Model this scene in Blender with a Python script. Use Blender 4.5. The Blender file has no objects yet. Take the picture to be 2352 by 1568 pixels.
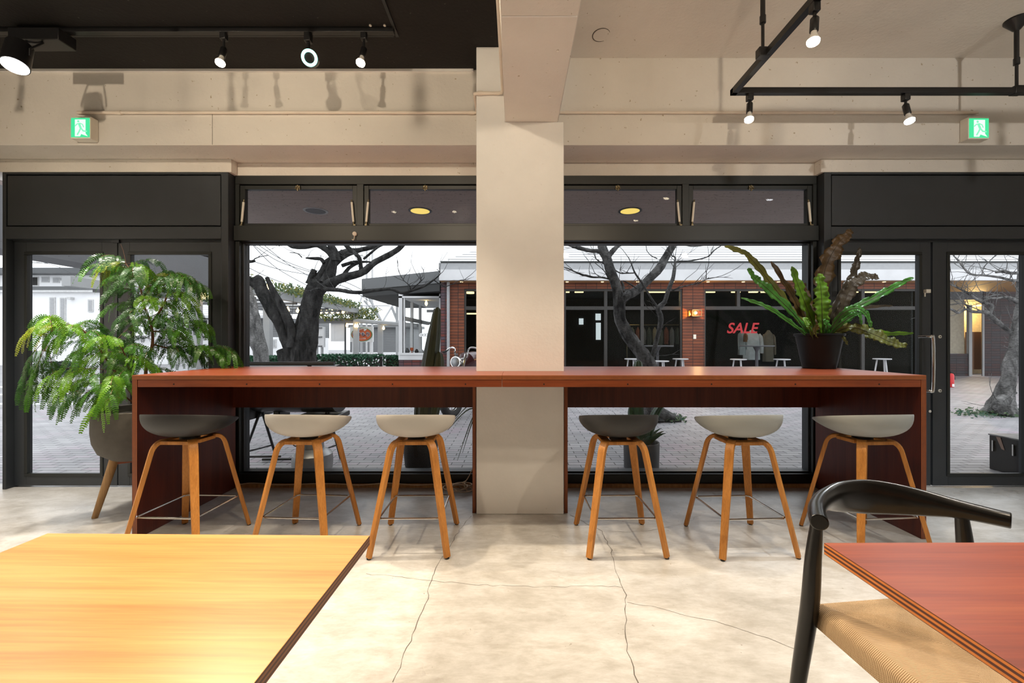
import bpy, math, random
from mathutils import Vector, Matrix, noise as mnoise
random.seed(7)
R = math.radians
S = bpy.context.scene
COL = S.collection
# ------------------------------------------------------------------ camera, sky, exposure
F = 980.0; VX = 1183.0; VY = 784.0; EYE = 1.15        # focal length in pixels of the 2352 wide frame, vanishing point, eye height
cam_d = bpy.data.cameras.new('camera'); cam = bpy.data.objects.new('camera', cam_d); COL.objects.link(cam)
cam.location = (0, 0, EYE); cam.rotation_euler = (R(90), 0, 0)
cam_d.sensor_width = 36; cam_d.lens = 36 * F / 2352
cam_d.shift_x = (1176 - VX) / 2352; cam_d.clip_start = 0.02
S.camera = cam
w = bpy.data.worlds.new('overcast_sky'); S.world = w; w.use_nodes = True
w.node_tree.nodes['Background'].inputs[0].default_value = (0.93, 0.96, 1.0, 1)
w.node_tree.nodes['Background'].inputs[1].default_value = 2.1
S.view_settings.view_transform = 'Standard'; S.view_settings.look = 'None'
S.view_settings.exposure = 0.0; S.view_settings.gamma = 1.0; S.view_settings.use_curve_mapping = False
WARM = (1.0, 0.83, 0.62); NEUTRAL = (1.0, 0.93, 0.84); COOL = (0.88, 0.95, 1.0)
# ------------------------------------------------------------------ helpers
def X(px, d): return (px - VX) * d / F
def Z(py, d): return EYE - (py - VY) * d / F
def P(px, py, d): return Vector((X(px, d), d, Z(py, d)))
def FL(px, py):
    d = EYE * F / (py - VY); return Vector((X(px, d), d, 0))

class MB:
    def __init__(s): s.v = []; s.f = []; s.m = []
    def add(s, vs, fs, m=0):
        o = len(s.v); s.v += [Vector(a) for a in vs]
        for i, f in enumerate(fs):
            s.f.append([o + k for k in f]); s.m.append(m[i] if isinstance(m, (list, tuple)) else m)
        return s
    def box(s, x0, x1, y0, y1, z0, z1, m=0, fm=None, M=None):
        vs = [(x0,y0,z0),(x1,y0,z0),(x1,y1,z0),(x0,y1,z0),(x0,y0,z1),(x1,y0,z1),(x1,y1,z1),(x0,y1,z1)]
        if M: vs = [M @ Vector(a) for a in vs]
        ms = [m]*6
        if fm:
            for k, q in fm.items(): ms[{'-z':0,'+z':1,'-y':2,'+x':3,'+y':4,'-x':5}[k]] = q
        return s.add(vs, [(3,2,1,0),(4,5,6,7),(0,1,5,4),(1,2,6,5),(2,3,7,6),(3,0,4,7)], ms)
    def prism(s, pts, vec, m=0):
        n = len(pts); vec = Vector(vec); a = [Vector(p) for p in pts]; b = [p + vec for p in a]
        nrm = Vector((0,0,0))
        for i in range(n): nrm += a[i].cross(a[(i+1) % n])
        if nrm.dot(vec) > 0: a, b = b, a
        fs = [list(range(n)), list(range(2*n-1, n-1, -1))]
        for i in range(n): j = (i+1) % n; fs.append([j, i, n+i, n+j])
        return s.add(a + b, fs, m)
    def tube(s, pts, r, n=8, m=0, cap=True, jit=0.0, sx=1.0, up=None):
        pts = [Vector(p) for p in pts]; k = len(pts)
        if not isinstance(r, (list, tuple)): r = [r]*k
        T = []
        for i in range(k):
            t = pts[min(i+1,k-1)] - pts[max(i-1,0)]
            T.append(t.normalized() if t.length > 1e-9 else Vector((0,0,1)))
        u = Vector(up) if up else (Vector((0,0,1)) if abs(T[0].z) < .9 else Vector((1,0,0)))
        u = (u - T[0]*u.dot(T[0])).normalized(); vs = []
        for i in range(k):
            u = (u - T[i]*u.dot(T[i]))
            if u.length < 1e-6: u = T[i].orthogonal()
            u.normalize(); b = T[i].cross(u)
            for j in range(n):
                a = 2*math.pi*j/n; rr = r[i]
                d = u*math.cos(a) + b*(math.sin(a)*sx)
                if jit:
                    q = pts[i]*(3.0) + d*1.7
                    rr *= 1 + jit*mnoise.noise(q*2.0) + jit*.5*mnoise.noise(q*6.0)
                vs.append(pts[i] + d*rr)
        fs = []
        for i in range(k-1):
            for j in range(n):
                a = i*n+j; c = i*n+(j+1) % n; fs.append((a, c, c+n, a+n))
        if cap: fs.append(list(range(n-1,-1,-1))); fs.append([(k-1)*n+j for j in range(n)])
        return s.add(vs, fs, m)
    def cyl(s, p, q, r, r2=None, n=16, m=0): return s.tube([p, q], [r, r if r2 is None else r2], n, m)
    def lathe(s, prof, c=(0,0,0), n=32, m=0, M=None):
        vs = []; c = Vector(c); k = len(prof)
        for r, z in prof:
            for j in range(n):
                a = 2*math.pi*j/n; q = Vector((r*math.cos(a), r*math.sin(a), z))
                if M: q = M @ q
                vs.append(c + q)
        fs = []
        for i in range(k-1):
            for j in range(n):
                a = i*n+j; b = i*n+(j+1) % n; fs.append((a, b, b+n, a+n))
        fs.append(list(range(n-1,-1,-1))); fs.append([(k-1)*n+j for j in range(n)])
        return s.add(vs, fs, m)
    def grid(s, fn, nu, nv, m=0, cu=False):
        vs = [fn(i/(nu if cu else nu-1), j/(nv-1)) for j in range(nv) for i in range(nu)]; fs = []
        for j in range(nv-1):
            for i in range(nu if cu else nu-1):
                a = j*nu+i; b = j*nu+(i+1) % nu; fs.append((a, b, b+nu, a+nu))
        return s.add(vs, fs, m)
    def build(s, name, mats, parent=None, smooth=35, bevel=0, solid=0, origin=None, sub=0):
        if not isinstance(mats, (list, tuple)): mats = [mats]
        off = wloc(parent) if parent else (Vector(origin) if origin is not None else s.base())
        me = bpy.data.meshes.new(name)
        me.from_pydata([tuple(a - off) for a in s.v], [], s.f)
        for mt in mats: me.materials.append(mt)
        me.polygons.foreach_set('material_index', s.m)
        if smooth:
            me.polygons.foreach_set('use_smooth', [True]*len(s.f)); me.set_sharp_from_angle(angle=R(smooth))
        me.update()
        o = bpy.data.objects.new(name, me); COL.objects.link(o)
        if parent: o.parent = parent
        else: o.location = off
        if solid:
            md = o.modifiers.new('solid', 'SOLIDIFY'); md.thickness = solid; md.offset = 0
        if bevel:
            md = o.modifiers.new('bevel', 'BEVEL'); md.width = bevel; md.segments = 2; md.limit_method = 'ANGLE'; md.angle_limit = R(40)
        if sub:
            md = o.modifiers.new('sub', 'SUBSURF'); md.levels = sub; md.render_levels = sub
        return o
    def base(s):
        xs = [a.x for a in s.v]; ys = [a.y for a in s.v]
        return Vector(((min(xs)+max(xs))/2, (min(ys)+max(ys))/2, min(a.z for a in s.v)))
def wloc(o):
    l = Vector((0,0,0))
    while o: l += o.location; o = o.parent
    return l
def tag(o, label, cat, group=None, kind=None):
    o['label'] = label; o['category'] = cat
    if group: o['group'] = group
    if kind: o['kind'] = kind
    return o
def struct(o, label, cat): return tag(o, label, cat, None, 'structure')
def thing(name, loc, label=None, cat=None, group=None):
    o = bpy.data.objects.new(name, None); COL.objects.link(o); o.location = loc; o.empty_display_size = .05
    if label: tag(o, label, cat, group)
    return o
def dup(o, parent=None):
    c = o.copy(); COL.objects.link(c)
    if parent: c.parent = parent
    for ch in list(o.children): dup(ch, c)
    return c
def smooth_path(pts, k=4):
    """Catmull-Rom through tuples of any length"""
    out = []; n = len(pts)
    for i in range(n-1):
        p0 = pts[max(i-1,0)]; p1 = pts[i]; p2 = pts[i+1]; p3 = pts[min(i+2,n-1)]
        for q in range(k):
            t = q/k; out.append(tuple(.5*((2*b)+(-a+c)*t+(2*a-5*b+4*c-d)*t*t+(-a+3*b-3*c+d)*t**3) for a,b,c,d in zip(p0,p1,p2,p3)))
    out.append(tuple(pts[-1])); return out
# ------------------------------------------------------------------ materials
class NT:
    def __init__(s, name):
        s.mat = bpy.data.materials.new(name); s.mat.use_nodes = True
        s.t = s.mat.node_tree; s.b = s.t.nodes['Principled BSDF']; s.out = s.t.nodes['Material Output']
    def n(s, typ, **kw):
        nd = s.t.nodes.new(typ)
        for k, v in kw.items():
            if k in nd.inputs: nd.inputs[k].default_value = v
            else: setattr(nd, k, v)
        return nd
    def l(s, a, b): s.t.links.new(a, b)
    def coord(s, scale=(1,1,1), rot=(0,0,0)):
        c = s.n('ShaderNodeTexCoord'); m = s.n('ShaderNodeMapping'); m.inputs['Scale'].default_value = scale; m.inputs['Rotation'].default_value = rot
        s.l(c.outputs['Object'], m.inputs[0]); return m.outputs[0]
    def noise(s, vec, scale, detail=4, rough=.55, dist=0):
        nd = s.n('ShaderNodeTexNoise'); nd.inputs['Scale'].default_value = scale; nd.inputs['Detail'].default_value = detail
        nd.inputs['Roughness'].default_value = rough; nd.inputs['Distortion'].default_value = dist; s.l(vec, nd.inputs['Vector']); return nd.outputs[0]
    def ramp(s, fac, stops):
        nd = s.n('ShaderNodeValToRGB'); cr = nd.color_ramp
        while len(cr.elements) < len(stops): cr.elements.new(.5)
        for e, (p, c) in zip(cr.elements, stops): e.position = p; e.color = (*c, 1) if len(c) == 3 else c
        s.l(fac, nd.inputs[0]); return nd.outputs[0]
    def mix(s, fac, a, b, mode='MIX'):
        nd = s.n('ShaderNodeMix', data_type='RGBA', blend_type=mode)
        for sk, v in ((0, fac), (6, a), (7, b)):
            if hasattr(v, 'links'): s.l(v, nd.inputs[sk])
            else: nd.inputs[sk].default_value = v if sk == 0 else (*v, 1)
        return nd.outputs[2]
    def bump(s, h, strength=.2, dist=.01):
        nd = s.n('ShaderNodeBump'); nd.inputs['Strength'].default_value = strength; nd.inputs['Distance'].default_value = dist
        s.l(h, nd.inputs['Height']); s.l(nd.outputs[0], s.b.inputs['Normal']); return nd
    def set(s, col=None, rough=.5, metal=0, spec=None):
        if col is not None:
            if hasattr(col, 'links'): s.l(col, s.b.inputs['Base Color'])
            else: s.b.inputs['Base Color'].default_value = (*col, 1)
        if hasattr(rough, 'links'): s.l(rough, s.b.inputs['Roughness'])
        else: s.b.inputs['Roughness'].default_value = rough
        s.b.inputs['Metallic'].default_value = metal
        if spec is not None: s.b.inputs['Specular IOR Level'].default_value = spec
        return s.mat
def plain(name, col, rough=.5, metal=0, var=.12, sc=12, bump=0, spec=None):
    t = NT(name); v = t.coord(); n = t.noise(v, sc)
    c = t.ramp(n, [(.3, [a*(1-var) for a in col]), (.7, [min(1, a*(1+var)) for a in col])])
    if bump: t.bump(t.noise(v, sc*8), bump, .004)
    return t.set(c, rough, metal, spec)
def plaster(name, col, dirty=(.45,.38,.28), bs=.22):
    t = NT(name); v = t.coord(); n = t.noise(v, 1.6, 6); c = t.ramp(n, [(.3, [a*.9 for a in col]), (.7, [min(1,a*1.05) for a in col])])
    pits = t.ramp(t.noise(v, 38, 2, .5), [(.24, (1,1,1)), (.29, (0,0,0))]); c = t.mix(pits, c, dirty)
    big = t.noise(v, 5, 8, .65); m = t.n('ShaderNodeMath', operation='MULTIPLY_ADD'); t.l(big, m.inputs[0]); m.inputs[1].default_value = 1.0
    t.l(t.noise(v, 45, 3), m.inputs[2]); t.bump(m.outputs[0], bs, .012)
    return t.set(c, .75, 0, .3)
def wood(name, c0, c1, c2, axis=0, rough=.4, scale=1.0, bump=.06, spec=.5, coat=0):
    t = NT(name); sc = [14*scale]*3; sc[axis] = .9*scale; v = t.coord(tuple(sc))
    n = t.noise(v, 1.2, 6, .6, .6); c = t.ramp(n, [(.28, c0), (.5, c1), (.74, c2)])
    sf = [90*scale]*3; sf[axis] = 2.5*scale; fine = t.noise(t.coord(tuple(sf)), 1.5, 3, .6)
    k = t.ramp(fine, [(.35, (.72,.70,.68)), (.6, (1.06,1.06,1.06))]); c = t.mix(.55, c, k, 'MULTIPLY')
    t.bump(fine, bump, .003); t.set(c, rough, 0, spec)
    if coat: t.b.inputs['Coat Weight'].default_value = coat; t.b.inputs['Coat Roughness'].default_value = .18
    return t.mat
def ply(name, axis, light, dark, period=.0085, rough=.5):
    """plywood edge: layers across one axis"""
    t = NT(name); c = t.n('ShaderNodeTexCoord'); sp = t.n('ShaderNodeSeparateXYZ'); t.l(c.outputs['Object'], sp.inputs[0])
    m = t.n('ShaderNodeMath', operation='MULTIPLY'); t.l(sp.outputs[axis], m.inputs[0]); m.inputs[1].default_value = 2*math.pi/period
    s_ = t.n('ShaderNodeMath', operation='SINE'); t.l(m.outputs[0], s_.inputs[0])
    m2 = t.n('ShaderNodeMath', operation='MULTIPLY_ADD'); t.l(s_.outputs[0], m2.inputs[0]); m2.inputs[1].default_value = .5; m2.inputs[2].default_value = .5
    col = t.ramp(m2.outputs[0], [(.35, dark), (.65, light)]); n = t.noise(t.coord((20,20,20)), 1.5, 4)
    col = t.mix(.4, col, t.ramp(n, [(.3, (.7,.7,.7)), (.7, (1.1,1.1,1.1))]), 'MULTIPLY')
    return t.set(col, rough)
def bricks(name, c1, c2, mortar, bw, bh, ms, flat=False, rough=.6, offset=.5, tint=None, ax=None):
    t = NT(name); c = t.n('ShaderNodeTexCoord'); v = c.outputs['Object']
    sp = t.n('ShaderNodeSeparateXYZ'); t.l(v, sp.inputs[0]); cb = t.n('ShaderNodeCombineXYZ')
    a, b = (0, 1) if flat else (0, 2)
    t.l(sp.outputs[a], cb.inputs[0]); t.l(sp.outputs[b], cb.inputs[1])
    br = t.n('ShaderNodeTexBrick'); br.offset = offset; br.squash = 1
    for k, q in (('Scale', 1), ('Brick Width', bw), ('Row Height', bh), ('Mortar Size', ms), ('Mortar Smooth', .1), ('Bias', 0)): br.inputs[k].default_value = q
    br.inputs['Color1'].default_value = (*c1, 1); br.inputs['Color2'].default_value = (*c2, 1); br.inputs['Mortar'].default_value = (*mortar, 1)
    t.l(cb.outputs[0], br.inputs['Vector']); col = br.outputs[0]
    n = t.noise(t.coord(), 3 if flat else 6, 5); col = t.mix(.6, col, t.ramp(n, [(.3, (.72,.72,.72)), (.7, (1.12,1.12,1.12))]), 'MULTIPLY')
    if tint:
        br2 = t.n('ShaderNodeTexBrick'); br2.offset = offset
        for k, q in (('Scale', 1), ('Brick Width', bw), ('Row Height', bh), ('Mortar Size', ms), ('Bias', -.45)): br2.inputs[k].default_value = q
        br2.inputs['Color1'].default_value = (1,1,1,1); br2.inputs['Color2'].default_value = (*tint, 1); br2.inputs['Mortar'].default_value = (1,1,1,1)
        t.l(cb.outputs[0], br2.inputs['Vector'])
        zone = t.ramp(t.noise(t.coord(), .5, 2), [(.4, (0,0,0)), (.6, (1,1,1))])
        bw_ = t.n('ShaderNodeRGBToBW'); t.l(zone, bw_.inputs[0])
        col = t.mix(1.0, col, t.mix(bw_.outputs[0], (1,1,1), br2.outputs[0]), 'MULTIPLY')
    inv = t.n('ShaderNodeMath', operation='SUBTRACT'); inv.inputs[0].default_value = 1; t.l(br.outputs['Fac'], inv.inputs[1])
    t.bump(inv.outputs[0], .5, .006)
    return t.set(col, rough, 0, .4)
def stripes(name, axis, period, light, dark, width=.12, rough=.6, specks=0, spec=.3):
    t = NT(name); c = t.n('ShaderNodeTexCoord'); sp = t.n('ShaderNodeSeparateXYZ'); t.l(c.outputs['Object'], sp.inputs[0])
    m = t.n('ShaderNodeMath', operation='MULTIPLY'); t.l(sp.outputs[axis], m.inputs[0]); m.inputs[1].default_value = 1/period
    fr = t.n('ShaderNodeMath', operation='FRACT'); t.l(m.outputs[0], fr.inputs[0])
    lt = t.n('ShaderNodeMath', operation='LESS_THAN'); t.l(fr.outputs[0], lt.inputs[0]); lt.inputs[1].default_value = width
    col = t.mix(lt.outputs[0], light, dark)
    n = t.noise(t.coord((2,30,30) if axis else (30,2,30)), 2, 4); col = t.mix(.6, col, t.ramp(n, [(.3, (.7,.7,.7)), (.7, (1.1,1.1,1.1))]), 'MULTIPLY')
    if specks:
        s2 = t.ramp(t.noise(t.coord((1,2.2,1)), 34, 2), [(.30, (1,1,1)), (.35, (0,0,0))]); col = t.mix(s2, col, tuple(a*.35 for a in dark))
    iv = t.n('ShaderNodeMath', operation='SUBTRACT'); iv.inputs[0].default_value = 1; t.l(lt.outputs[0], iv.inputs[1]); t.bump(iv.outputs[0], .6, .01)
    return t.set(col, rough, 0, spec)
def emit(name, col, strength):
    t = NT(name); t.set((0,0,0), .5); t.b.inputs['Emission Color'].default_value = (*col, 1); t.b.inputs['Emission Strength'].default_value = strength
    return t.mat
def glass(name, tint=(.96,.97,.97), f0=.009, rough=0.0, streak=0):
    """window glass: lets light straight through and mirrors more at grazing angles"""
    t = NT(name); t.t.nodes.remove(t.b)
    tr = t.n('ShaderNodeBsdfTransparent'); tr.inputs[0].default_value = (*tint, 1)
    gl = t.n('ShaderNodeBsdfGlossy'); gl.inputs['Roughness'].default_value = rough
    lw = t.n('ShaderNodeLayerWeight'); lw.inputs[0].default_value = .5
    pw = t.n('ShaderNodeMath', operation='POWER'); t.l(lw.outputs['Facing'], pw.inputs[0]); pw.inputs[1].default_value = 5
    ma = t.n('ShaderNodeMath', operation='MULTIPLY_ADD'); t.l(pw.outputs[0], ma.inputs[0]); ma.inputs[1].default_value = 1-f0; ma.inputs[2].default_value = f0
    mx = t.n('ShaderNodeMixShader'); t.l(ma.outputs[0], mx.inputs[0]); t.l(tr.outputs[0], mx.inputs[1]); t.l(gl.outputs[0], mx.inputs[2])
    t.l(mx.outputs[0], t.out.inputs[0]); return t.mat
def leafmat(name, c0, c1, rough=.4, trans=.25, rib=0):
    t = NT(name); v = t.coord(); c = t.ramp(t.noise(v, 14, 3), [(.3, c0), (.7, c1)]); t.set(c, rough, 0, .5)
    tl = t.n('ShaderNodeBsdfTranslucent'); t.l(c, tl.inputs[0]); mx = t.n('ShaderNodeMixShader'); mx.inputs[0].default_value = trans
    t.l(t.b.outputs[0], mx.inputs[1]); t.l(tl.outputs[0], mx.inputs[2]); t.l(mx.outputs[0], t.out.inputs[0])
    if rib:
        t.bump(t.noise(v, 60, 2), .3, .004)
    return t.mat

M = {}
M['wall'] = plaster('white_painted_concrete', (.74,.70,.64))
M['column'] = plaster('white_plaster', (.86,.845,.82), (.80,.78,.75), .07)
M['black_ceiling'] = plaster('black_painted_ceiling', (.013,.0115,.0105), (.05,.045,.04))
def floor_mat():
    t = NT('worn_concrete_floor'); v = t.coord(); n = t.noise(v, 1.1, 8, .62, .4)
    c = t.ramp(n, [(.30, (.36,.345,.32)), (.5, (.52,.51,.49)), (.70, (.63,.622,.605))])
    fine = t.noise(t.coord((9,26,9)), 2.2, 6, .7); mid = t.noise(t.coord((1,2.2,1)), 4.5, 7, .7, .3); c = t.mix(.7, c, t.ramp(mid, [(.36, (.74,.71,.66)), (.60, (1.08,1.08,1.08))]), 'MULTIPLY'); c = t.mix(.6, c, t.ramp(fine, [(.3, (.80,.78,.75)), (.62, (1.05,1.05,1.05))]), 'MULTIPLY')
    sp = t.ramp(t.noise(v, 46, 2), [(.235, (1,1,1)), (.26, (0,0,0))]); c = t.mix(sp, c, (.30,.27,.23))
    rg = t.ramp(t.noise(v, 2.3, 5), [(.3, (.24,)*3), (.7, (.48,)*3)]); t.bump(fine, .06, .004)
    return t.set(c, rg, 0, .45)
M['floor'] = floor_mat()
M['crack'] = plain('crack', (.11,.095,.08), .9)
M['frame'] = plain('charcoal_steel', (.030,.0345,.040), .42, 0, .1, 5)
M['frame2'] = plain('dark_green_black_steel', (.012,.0145,.0135), .38, 0, .1, 5)
M['reveal'] = plain('black_gap', (.004,.004,.004), .8)
M['glass'] = glass('window_glass')
M['shop_glass'] = glass('shop_glass', (.78,.81,.80), .002)
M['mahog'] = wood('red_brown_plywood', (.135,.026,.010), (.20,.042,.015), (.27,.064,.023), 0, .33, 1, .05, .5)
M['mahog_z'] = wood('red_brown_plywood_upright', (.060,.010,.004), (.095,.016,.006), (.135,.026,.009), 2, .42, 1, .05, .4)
M['mahog_lip'] = wood('red_brown_lipping', (.17,.032,.008), (.23,.048,.012), (.29,.068,.018), 0, .4, 1.3, .05, .5)
M['ply_z'] = ply('plywood_edge_layers_flat', 2, (.42,.13,.03), (.10,.022,.007), .0065)
M['ply_x'] = ply('plywood_edge_layers_upright', 0, (.36,.10,.022), (.11,.022,.007), .009)
M['ply_y'] = ply('plywood_edge_layers', 2, (.66,.20,.03), (.085,.018,.006), .0085)
M['ply_dark'] = ply('dark_plywood_edge_layers', 2, (.26,.095,.035), (.085,.03,.012), .0075)
M['table_l'] = wood('honey_wood_veneer', (.62,.225,.042), (.73,.31,.075), (.80,.39,.12), 0, .34, 1, .03, .4)
M['table_r'] = wood('red_wood_veneer', (.19,.031,.009), (.26,.046,.012), (.33,.072,.020), 0, .42, 1, .03, .2)
M['oak'] = wood('oiled_oak', (.40,.155,.030), (.52,.215,.045), (.62,.28,.07), 2, .45, 1.6, .05, .4)
M['oak_leg'] = wood('weathered_oak', (.30,.17,.075), (.45,.27,.12), (.56,.36,.18), 2, .6, 1.2, .08, .3)
M['shell_grey'] = plain('warm_grey_plastic', (.50,.48,.45), .45, 0, .02, 4)
M['shell_pale'] = plain('grey_green_plastic', (.36,.375,.36), .45, 0, .02, 4)
M['shell_black'] = plain('soft_black_plastic', (.022,.022,.023), .5, 0, .05, 4)
M['steel'] = plain('brushed_steel', (.62,.60,.57), .22, 1, .04)
M['chrome'] = plain('chrome', (.80,.79,.77), .08, 1, .02)
M['brass'] = plain('dull_brass', (.22,.18,.11), .4, 1, .2)
M['black_metal'] = plain('black_metal', (.010,.010,.011), .35, 0, .1)
M['black_wood'] = wood('black_lacquered_wood', (.006,.006,.006), (.009,.0088,.0085), (.013,.0125,.012), 0, .24, 1, .04, .5)
M['rubber'] = plain('black_rubber', (.012,.012,.012), .7)
M['white_plastic'] = plain('white_plastic', (.78,.76,.72), .4, 0, .03)
M['beige_pipe'] = plain('painted_conduit', (.76,.67,.57), .5, 0, .05)
M['ivory'] = plain('ivory_plastic', (.80,.76,.66), .45, 0, .04)
M['clay'] = plain('dark_stone_planter', (.085,.078,.068), .75, 0, .1, 20, .15)
M['pot_black'] = plain('black_plastic_pot', (.006,.006,.0065), .45, 0, .1, 12, 0, .3)
M['soil'] = plain('soil', (.03,.02,.013), .95, 0, .3, 40, .5)
M['bark_brown'] = plain('brown_stem', (.15,.072,.035), .7, 0, .2, 30, .2)
M['cord'] = plain('cream_cord', (.55,.45,.33), .6)
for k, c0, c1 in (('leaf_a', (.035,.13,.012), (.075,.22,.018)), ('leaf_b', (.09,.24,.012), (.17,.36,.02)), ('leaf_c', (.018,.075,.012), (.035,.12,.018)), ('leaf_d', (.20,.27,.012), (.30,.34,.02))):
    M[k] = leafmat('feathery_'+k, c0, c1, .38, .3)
M['fern_green'] = leafmat('fern_green', (.028,.125,.014), (.055,.20,.022), .34, .2, 1)
M['fern_lime'] = leafmat('fern_lime', (.075,.185,.008), (.14,.28,.014), .4, .3, 1)
M['fern_brown'] = leafmat('fern_brown', (.06,.033,.009), (.12,.064,.014), .4, .15, 1)
M['fern_dark'] = leafmat('fern_dark', (.028,.020,.012), (.07,.052,.03), .36, .1, 1)
M['fern_olive'] = leafmat('fern_olive', (.075,.085,.012), (.14,.14,.018), .4, .2, 1)
# ------------------------------------------------------------------ the room shell
XL, XR, YB = -4.0, 4.32, -4.6            # side walls and the wall behind
YU, YW, YC = 3.315, 3.386, 2.84          # door units, windows, pillar face
b = MB(); b.box(XL-.2, XR+.2, YB-.2, 3.45, -.2, 0)
floor = struct(b.build('floor', M['floor']), 'worn pale concrete floor with hairline cracks', 'floor')
def crack(pts, wd):
    q = [FL(840 + a/2.306, 1180 + c/2.306) for a, c in pts]; f = []
    for i in range(len(q)-1):
        n = max(2, int((q[i+1]-q[i]).length/.03))
        for j in range(n): f.append(q[i].lerp(q[i+1], j/n))
    f.append(q[-1]); L = []; Rr = []
    for i, p in enumerate(f):
        t = (f[min(i+1,len(f)-1)] - f[max(i-1,0)]).normalized(); nn = Vector((-t.y, t.x, 0))
        o = nn*random.gauss(0, .004); k = wd*random.uniform(.4, 1.2)
        L.append(p+o+nn*k); Rr.append(p+o-nn*k)
    m = MB()
    for i in range(len(f)-1): m.add([L[i], Rr[i], Rr[i+1], L[i+1]], [(0,1,2,3)])
    for v in m.v: v.z = .0007
    m.build('crack', M['crack'], floor, 0)
crack([(560,10),(515,60),(440,180),(395,245),(345,350),(325,450),(300,510),(265,610),(215,740),(140,890)], .0016)
crack([(1080,5),(1250,90),(1300,190),(1325,310),(1380,430),(1370,560),(1380,690),(1410,810),(1440,895)], .0017)
crack([(0,318),(100,325),(345,355),(600,375),(900,388),(1130,382),(1360,385)], .0008)
crack([(1385,470),(1560,500),(1760,550),(1900,580),(2080,640),(2280,710)], .0009)
crack([(1255,92),(1400,98),(1560,80),(1700,45),(1770,5)], .0009)
crack([(2060,30),(2200,60),(2340,85)], .0008)

b = MB(); b.box(XL-.2, -.067, YB-.2, 3.3, 3.11, 3.35); b.box(-3.9, -.07, 1.9, 1.906, 3.1085, 3.111)
struct(b.build('ceiling', M['black_ceiling']), 'black painted ceiling over the left half of the room', 'ceiling')
b = MB(); b.box(.287, XR+.2, YB-.2, 3.3, 3.196, 3.35)
ceil_r = struct(b.build('ceiling', M['wall']), 'off-white painted concrete ceiling over the right half of the room', 'ceiling')
b = MB(); pts = []
for i in range(26):
    a = R(60 + i*11); rr = .052; pts.append(Vector((X(1381, 2.85) + rr*1.1*math.cos(a), 2.85 + rr*math.sin(a)*1.2, 3.1955)))
b.tube(pts, [.0035*math.sin(math.pi*(i+1)/27)+.0005 for i in range(26)], 6)
b.build('ring_mark', M['crack'], ceil_r)
b = MB(); b.box(-.067, .287, YB, 2.9, 2.612, 3.3)
beam = struct(b.build('ceiling_beam', M['wall'], bevel=.006), 'white concrete ceiling beam running from the pillar towards the viewer', 'beam')
b = MB(); b.box(-.06, .28, 1.915, 1.921, 2.6095, 2.613); b.build('joint', M['column'], beam)
b = MB()
for px, py in ((1281,115),(1263,221)):
    d = 1.462*F/(VY-py); b.cyl((X(px,d), d, 2.606), (X(px,d), d, 2.613), .006, None, 12)
b.build('plug', M['ivory'], beam)
b = MB(); b.prism([(-.258,YC,0),(.325,YC,0),(.325,YC,2.612),(-.067,YC,2.612),(-.067,YC,3.11),(-.258,YC,3.11)], (0,.62,0))
struct(b.build('pillar', M['column'], bevel=.004), 'square white plastered pillar in the middle of the counter', 'pillar')
b = MB()
b.box(XL-.2, XR+.2, 3.08, 3.62, 2.567, 3.22)                         # deep beam with its soffit
b.box(XL-.2, -2.205, YU, 3.62, 2.466, 2.567); b.box(2.378, XR+.2, YU, 3.62, 2.466, 2.567)
b.box(-2.205, 2.378, YW, 3.62, 2.466, 2.567)
wallb = struct(b.build('wall_back', M['wall'], bevel=.004), 'off-white concrete beam wall above the doors and windows', 'wall')
b = MB(); b.box(XL-.2, -.3, 3.066, 3.0805, 3.092, 3.112); b.build('plaster_lip', M['column'], wallb)
b = MB(); b.box(X(488,3.08)-.001, X(488,3.08)+.001, 3.0785, 3.081, 2.57, Z(262,3.08)); b.build('seam', M['crack'], wallb)
b = MB(); b.box(XL-.2, XL, YB, 3.31, 0, 3.3)
struct(b.build('wall_left', M['wall']), 'off-white side wall left of the double doors', 'wall')
b = MB(); b.box(XR, XR+.2, YB, 3.31, 0, 3.3)
struct(b.build('wall_right', M['wall']), 'off-white side wall right of the double doors', 'wall')
b = MB(); b.box(XL, XR, YB-.2, YB, 0, 3.3)
struct(b.build('wall_front', M['wall']), 'off-white wall behind the viewer', 'wall')

# ------------------------------------------------------------------ door units
def door_unit(n, x0, x1, pl, pr, label):
    b = MB()
    b.box(x0, x0+pl, YU, 3.5, 0, 2.466); b.box(x1-pr, x1, YU, 3.5, 0, 2.466)          # posts
    b.box(x0+pl, x1-pr, YU, 3.5, 2.449, 2.466); b.box(x0+pl, x1-pr, YU, 3.5, 1.948, 2.043)
    o = struct(b.build('trim_%d' % n, M['frame'], bevel=.003), label, 'door surround')
    b = MB(); b.box(x0+pl, x1-pr, YU+.03, YU+.05, 2.043, 2.449); b.build('panel_gap', M['reveal'], o)
    b = MB(); b.box(x0+pl+.008, x1-pr-.008, YU+.004, YU+.034, 2.053, 2.441); b.build('overhead_panel', M['frame'], o, bevel=.003)
    b = MB(); b.box(x0+pl, x1-pr, 3.365, 3.5, 1.935, 1.949); b.build('head_stop', M['frame'], o)
    return o
door_unit(1, -3.985, -2.229, .028, .055, 'charcoal steel surround with blank overhead panel, above the left double doors')
door_unit(2, 2.402, 4.30, .055, .06, 'charcoal steel surround with blank overhead panel, above the right double doors')
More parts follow.
